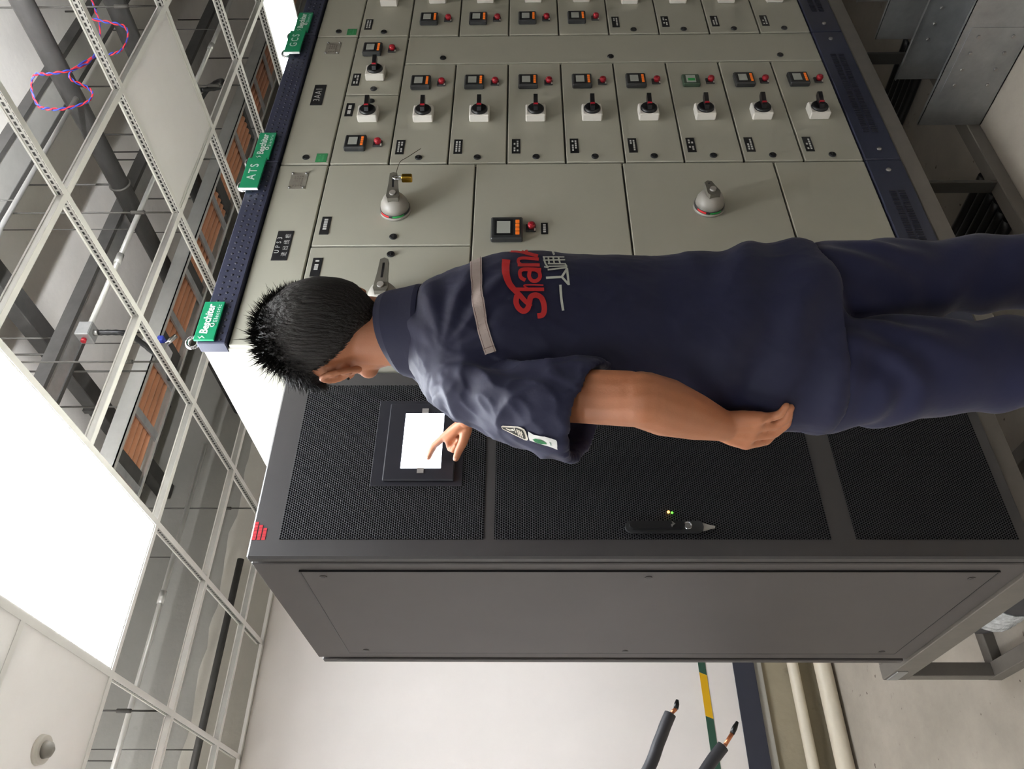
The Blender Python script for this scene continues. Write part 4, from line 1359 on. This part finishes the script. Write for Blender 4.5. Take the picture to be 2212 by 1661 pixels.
def sleeve(pts, ra, ax_a, ax_b):
    n_ = len(pts) - 1
    if not isinstance(ax_a, list): ax_a, ax_b = [ax_a, ax_a], [ax_b, ax_b]
    rings = []
    for i, (c, q) in enumerate(zip(pts, ra)):
        s0 = min(1, max(0, (i - 1) / (n_ - 2)))
        rings.append((c, Vector(ax_a[0]).lerp(Vector(ax_a[1]), s0) * q[0], Vector(ax_b[0]).lerp(Vector(ax_b[1]), s0) * q[1]))
    c, a, b = rings[-1]
    d2 = (Vector(pts[-2]) - Vector(pts[-1])).normalized()
    rings += [(c, a * .93, b * .93), (c + d2 * .03, a * .90, b * .90), (c + d2 * .07, a * .80, b * .80)]   # open cuff
    sh_.loft(rings, 36)
lat = Vector((.80, -.60, 0)); dep = Vector((.60, .80, 0))
sleeve([W(-.060, -.020, 1.378), W(-.105, -.038, 1.376), W(-.140, -.053, 1.362), W(-.167, -.071, 1.328), W(-.190, -.088, 1.280), W(-.207, -.100, 1.232), W(-.220, -.108, 1.190)],
       [(.058, .072), (.060, .076), (.064, .077), (.066, .076), (.066, .074), (.068, .073), (.072, .072)], [Vector((.25, -.20, -1.0)), lat + Vector((0, 0, -.30))], [Vector((.28, .95, 0)), dep + Vector((0, 0, -.45))])
u_ = (R_EL - R_SH).normalized()
sa_ = u_.cross(ZA).normalized(); sb_ = sa_.cross(u_)
sleeve([W(.08, .03, 1.400), W(.12, .05, 1.390), R_SH + u_ * .03, R_SH + u_ * .10, R_SH + u_ * .18, R_SH + u_ * .25],
       [(.048, .058), (.062, .068), (.068, .072), (.070, .072), (.070, .072), (.072, .074)], sa_, sb_)
shm = remesh(sh_, .0042, 7)
SHC = W(-.15, -.05, 1.42)
def sh_fold(p, n):
    x, y, z = p.x - PX, p.y - PY, p.z - PZ
    v = .0030 * noise.noise(Vector((x * 12, y * 12, z * 9)))
    # folds fanning down from the left shoulder and the collar
    q = Vector((x + .11, 0, z - 1.42))
    ang = math.atan2(q.z, q.x + 1e-6)
    d = q.length
    v += .0052 * math.sin(ang * 13 + 4.5 * noise.noise(p * 9)) * math.exp(-(d / .22) ** 2) * min(1, d / .10) ** 2
    # long soft drape down the back
    v += .0080 * math.sin(x * 34 + z * 10 + 1.6 * noise.noise(p * 4)) * max(0, min(1, (1.25 - z) / .3)) * (.55 + .6 * noise.noise(p * 3.3))
    # gathers at the waist and hem
    v += .0055 * math.sin(z * 62 + x * 22 + 3 * noise.noise(p * 6)) * math.exp(-((z - .90) / .09) ** 2)
    # crumples: ridged noise, strongest on the left sleeve and shoulder
    k = .25 + .75 * max(0, min(1, (-.06 - x) / .10)) * max(0, min(1, (z - 1.08) / .1))
    w1 = 1 - 2 * abs(noise.noise(Vector((x * 15 + z * 9, y * 15 - z * 7, z * 7))))
    w2 = 1 - 2 * abs(noise.noise(Vector((x * 30 - z * 16 + 7, y * 30 + z * 12, z * 13))))
    v += (.0052 * w1 * abs(w1) + .0026 * w2 * abs(w2)) * k
    return v
displace(shm, sh_fold)
shirt_bvh_v = [v.co.copy() for v in shm.vertices]
shirt_bvh = BVHTree.FromPolygons(shirt_bvh_v, [list(p.vertices) for p in shm.polygons])
shirt = pobj('jacket', shm, m_cloth)

# collar: folded band round the neck
cl = MB()
def cring(z, r, dx=0, dy=0, tilt=0.0, ry=None):
    out = []
    for k in range(48):
        t_ = 2 * math.pi * k / 48
        wv = .0015 * math.sin(5 * t_)
        out.append(W(.006 + dx + (r + wv) * math.cos(t_), -.010 + dy + ((ry or r) + wv) * math.sin(t_), z + tilt * math.sin(t_)))
    return out
rings = [cring(1.450, .068, ry=.069), cring(1.488, .0665, .003, .002, -.016), cring(1.505, .0660, .004, .003, -.026), cring(1.508, .0690, .004, .003, -.028), cring(1.500, .0740, .003, .001, -.024), cring(1.474, .0800, .002, 0, -.018), cring(1.454, .0860, .001, 0, -.016), cring(1.446, .0860, .001, 0, -.016), cring(1.448, .0800, .001, 0, -.012)]
for i in range(len(rings)):
    a, b = rings[i], rings[(i + 1) % len(rings)]
    cl.add(a + b, [(k, (k + 1) % 48, (k + 1) % 48 + 48, k + 48) for k in range(48)], 0, True)
pobj('collar', cl, m_cloth, person)

# prints and tapes that follow the cloth: drawn on a flat sheet behind the back, then laid on the jacket
SHEET = 1.20
# a fixed flat sheet standing behind the back: origin, facing and the two in-plane directions
SO = Vector((0.0, 0.0, 1.705))
sf = Vector((0.589109, 0.807916, 0.014949))
sr = Vector((0.808029, -0.589136, -0.002992))
sd = Vector((0.006390, 0.013842, -0.999884))
def sheet(x, y): return SO + sf * SHEET + sr * ((830.5 - y) * SHEET / 1654.57) + sd * ((x - 1106) * SHEET / 1654.57)
def lay(polys, lift=.0016, cell=3.0):
    """polygons in sheet units laid on the jacket surface, cut into small cells"""
    mb = MB()
    for poly in polys:
        bm = bmesh.new()
        vv = [bm.verts.new((a, b, 0)) for a, b in poly]
        try: bm.faces.new(vv)
        except ValueError: bm.free(); continue
        bmesh.ops.triangulate(bm, faces=bm.faces[:])
        xs = [a for a, b in poly]; ys = [b for a, b in poly]
        for ax_, lo, hi in ((Vector((1, 0, 0)), min(xs), max(xs)), (Vector((0, 1, 0)), min(ys), max(ys))):
            c = lo + cell
            while c < hi:
                bmesh.ops.bisect_plane(bm, geom=bm.verts[:] + bm.edges[:] + bm.faces[:], plane_co=ax_ * c, plane_no=ax_)
                c += cell
        bm.verts.index_update()
        pos, ok = [], []
        for v in bm.verts:
            p = sheet(v.co.x, v.co.y)
            dr = (p - SO).normalized()
            hit, nrm, idx, dist = shirt_bvh.ray_cast(p - dr * .25, dr, .75)
            if hit is None: pos.append(None)
            else: pos.append(hit + nrm * lift if nrm.dot(dr) < 0 else hit - nrm * lift)
        remap, out = {}, []
        for i, p in enumerate(pos):
            if p is not None: remap[i] = len(out); out.append(p)
        faces = []
        for fc in bm.faces:
            ids = [v.index for v in fc.verts]
            if all(i in remap for i in ids):
                pl = [pos[i] for i in ids]
                if max((pl[i] - pl[i - 1]).length for i in range(len(pl))) < .03:
                    faces.append([remap[i] for i in ids])
        bm.free()
        mb.add(out, faces, 0, True)
    return mb
def stroke(pts, w):
    """thick polyline as quads; w one width or one per point"""
    if not isinstance(w, (list, tuple)): w = [w] * len(pts)
    P_ = [Vector((a, b)) for a, b in pts]
    Lp, Rp = [], []
    for i, p in enumerate(P_):
        t_ = (P_[min(i + 1, len(P_) - 1)] - P_[max(i - 1, 0)]).normalized()
        n_ = Vector((-t_.y, t_.x)) * w[i] / 2
        Lp.append(p + n_); Rp.append(p - n_)
    return [[tuple(Lp[i]), tuple(Lp[i + 1]), tuple(Rp[i + 1]), tuple(Rp[i])] for i in range(len(P_) - 1)]
def zz(polys, k=7.55, ox=1060, oy=500): return [[(a / k + ox, b / k + oy) for a, b in p] for p in polys]
def curve2(pts, n=6):
    return [(p.x, p.y) for p in spline([(a, b, 0) for a, b in pts], n)]

# reflective tape across the shoulders
tape_pts = [(1030, 520), (1029, 560), (1029, 600), (1032, 640), (1037, 680), (1045, 715), (1055, 748), (1060, 764)]
pobj('reflective_tape', lay([p for p in stroke(curve2(tape_pts, 5), 25)], .0024), m_reflect, person)
pobj('tape_stitching', lay(stroke(curve2([(a - 9.5, b) for a, b in tape_pts], 5), 1.1) + stroke(curve2([(a + 9.5, b) for a, b in tape_pts], 5), 1.1) + stroke([(1043, 757), (1067, 748)], 1.2), .0030), m_stitch, person)
# red lettering
red = []
red += stroke(curve2([(760, 1385), (845, 1365), (872, 1260), (835, 1110), (745, 1052), (655, 1080), (628, 1180), (600, 1270), (530, 1312), (450, 1255), (415, 1160), (430, 1050)], 5), 88)
swoosh = curve2([(255, 470), (245, 600), (258, 740), (300, 860), (385, 965), (480, 1060), (580, 1165), (660, 1235)], 4)
red += stroke(swoosh, [135 - 75 * i / (len(swoosh) - 1) for i in range(len(swoosh))])
red += stroke([(330, 955), (600, 958), (870, 958)], 58) + stroke(curve2([(600, 935), (545, 905), (560, 886), (700, 884), (860, 890)], 4), 24)
red += stroke(curve2([(565, 805), (490, 760), (475, 680), (520, 636), (640, 632), (820, 640)], 5), 60)
red += stroke(curve2([(640, 640), (625, 740), (670, 810), (745, 815), (800, 760), (790, 680), (740, 640)], 6), 62)
red += stroke([(440, 560), (620, 562), (800, 562)], 52) + stroke(curve2([(500, 560), (455, 520), (455, 470), (520, 448), (650, 455), (785, 466)], 5), 50)
red += stroke(curve2([(310, 330), (450, 335), (600, 372), (770, 415)], 5), 52) + stroke(curve2([(325, 300), (330, 272), (450, 272), (560, 300), (590, 350)], 5), 40) + stroke([(440, 256), (720, 284)], 26)
pobj('red_lettering', lay(zz(red), .0018), m_pred, person)
wht = []
wht += stroke(curve2([(1133, 880), (1140, 1000), (1150, 1120), (1178, 1300)], 4), 40)
wht += stroke([(900, 768), (1020, 760), (1160, 752)], 38) + stroke([(1150, 760), (1240, 625)], 36) + stroke([(1240, 610), (1272, 885)], 36) + stroke([(1150, 745), (1265, 872)], 36) + stroke(curve2([(928, 640), (1080, 622), (1245, 602)], 4), 26)
wht += stroke([(848, 430), (1200, 432)], 20) + stroke([(855, 484), (1212, 476)], 20) + stroke([(930, 540), (1226, 545)], 22) + stroke(curve2([(866, 422), (885, 520), (935, 606)], 4), 28) + stroke([(935, 422), (955, 545)], 26) + stroke([(1015, 430), (1035, 530)], 26) + stroke([(1100, 430), (1130, 535)], 26) + stroke([(940, 584), (1242, 578)], 20) + stroke([(870, 590), (940, 604)], 24) + stroke([(1210, 540), (1240, 590)], 26)
wht += stroke([(1002, 306), (1012, 350), (1032, 396)], 34)
pobj('white_characters', lay(zz(wht), .0018), m_pwhite, person)

# sleeve badges
BZ = lambda polys: [[(a / 8.848 + 1050, b / 8.848 + 860) for a, b in p] for p in polys]
tri = [(295, 530), (330, 512), (660, 540), (740, 575), (770, 620), (820, 770), (800, 796), (760, 790), (640, 730), (330, 580)]
pobj('triangle_badge', lay(BZ([tri]), .0022, 2.0), m_badgew, person)
pobj('badge_field', lay(BZ([[(320, 540), (650, 562), (715, 595), (742, 640), (780, 750), (760, 768), (640, 705), (340, 570)]]), .0027, 2.0), m_badge, person)
gl = stroke([(400, 560), (470, 590), (560, 600)], 16) + stroke([(470, 600), (540, 580)], 12) + stroke([(560, 560), (590, 640)], 14)
for k in range(3):
    gl += stroke([(610 + k * 38, 575 + k * 14), (640 + k * 38, 690 + k * 20)], 16) + stroke([(600 + k * 36, 610 + k * 16), (650 + k * 34, 600 + k * 24)], 12) + stroke([(620 + k * 36, 660 + k * 18), (670 + k * 30, 650 + k * 26)], 12)
pobj('badge_glyphs', lay(BZ(gl), .0031, 2.0), m_badgew, person)
pobj('white_patch', lay(BZ([[(815, 620), (930, 690), (1120, 720), (1340, 790), (1360, 820), (1372, 968), (1240, 915), (1080, 868), (850, 798), (822, 720)]]), .0022, 2.0), m_patch, person)
pobj('patch_shield', lay(BZ([[(905, 775), (960, 758), (1060, 775), (1130, 810), (1180, 858), (1060, 855), (960, 825)]]), .0027, 2.0), m_pgreen, person)
pobj('patch_writing', lay(BZ(stroke([(1230, 815), (1262, 890)], 10) + stroke([(1250, 820), (1278, 880)], 6)) + BZ(stroke([(980, 800), (1030, 815), (1010, 835), (1060, 838)], 7)), .0031, 2.0), mat('patch_ink', (90, 130, 105), .6), person)

# work shoes
for an in (LAN, RAN):
    s_ = MB()
    g = an + Vector((0, 0, -.09))
    s_.loft([(g + Vector((0, -.055, .045)), (.034, 0, 0), (0, 0, .040)), (g + Vector((0, -.02, .055)), (.042, 0, 0), (0, 0, .052)), (g + Vector((0, .06, .048)), (.045, 0, 0), (0, 0, .046)), (g + Vector((0, .13, .036)), (.048, 0, 0), (0, 0, .034)), (g + Vector((0, .19, .026)), (.034, 0, 0), (0, 0, .022))], 24)
    s_.prism([(.038 * math.cos(t_), .068 + .128 * math.sin(t_)) for t_ in [2 * math.pi * k / 24 for k in range(24)]], g + Vector((0, 0, .002)), XA, YA, ZA, .022)
    pobj('shoe', s_, m_shoe)
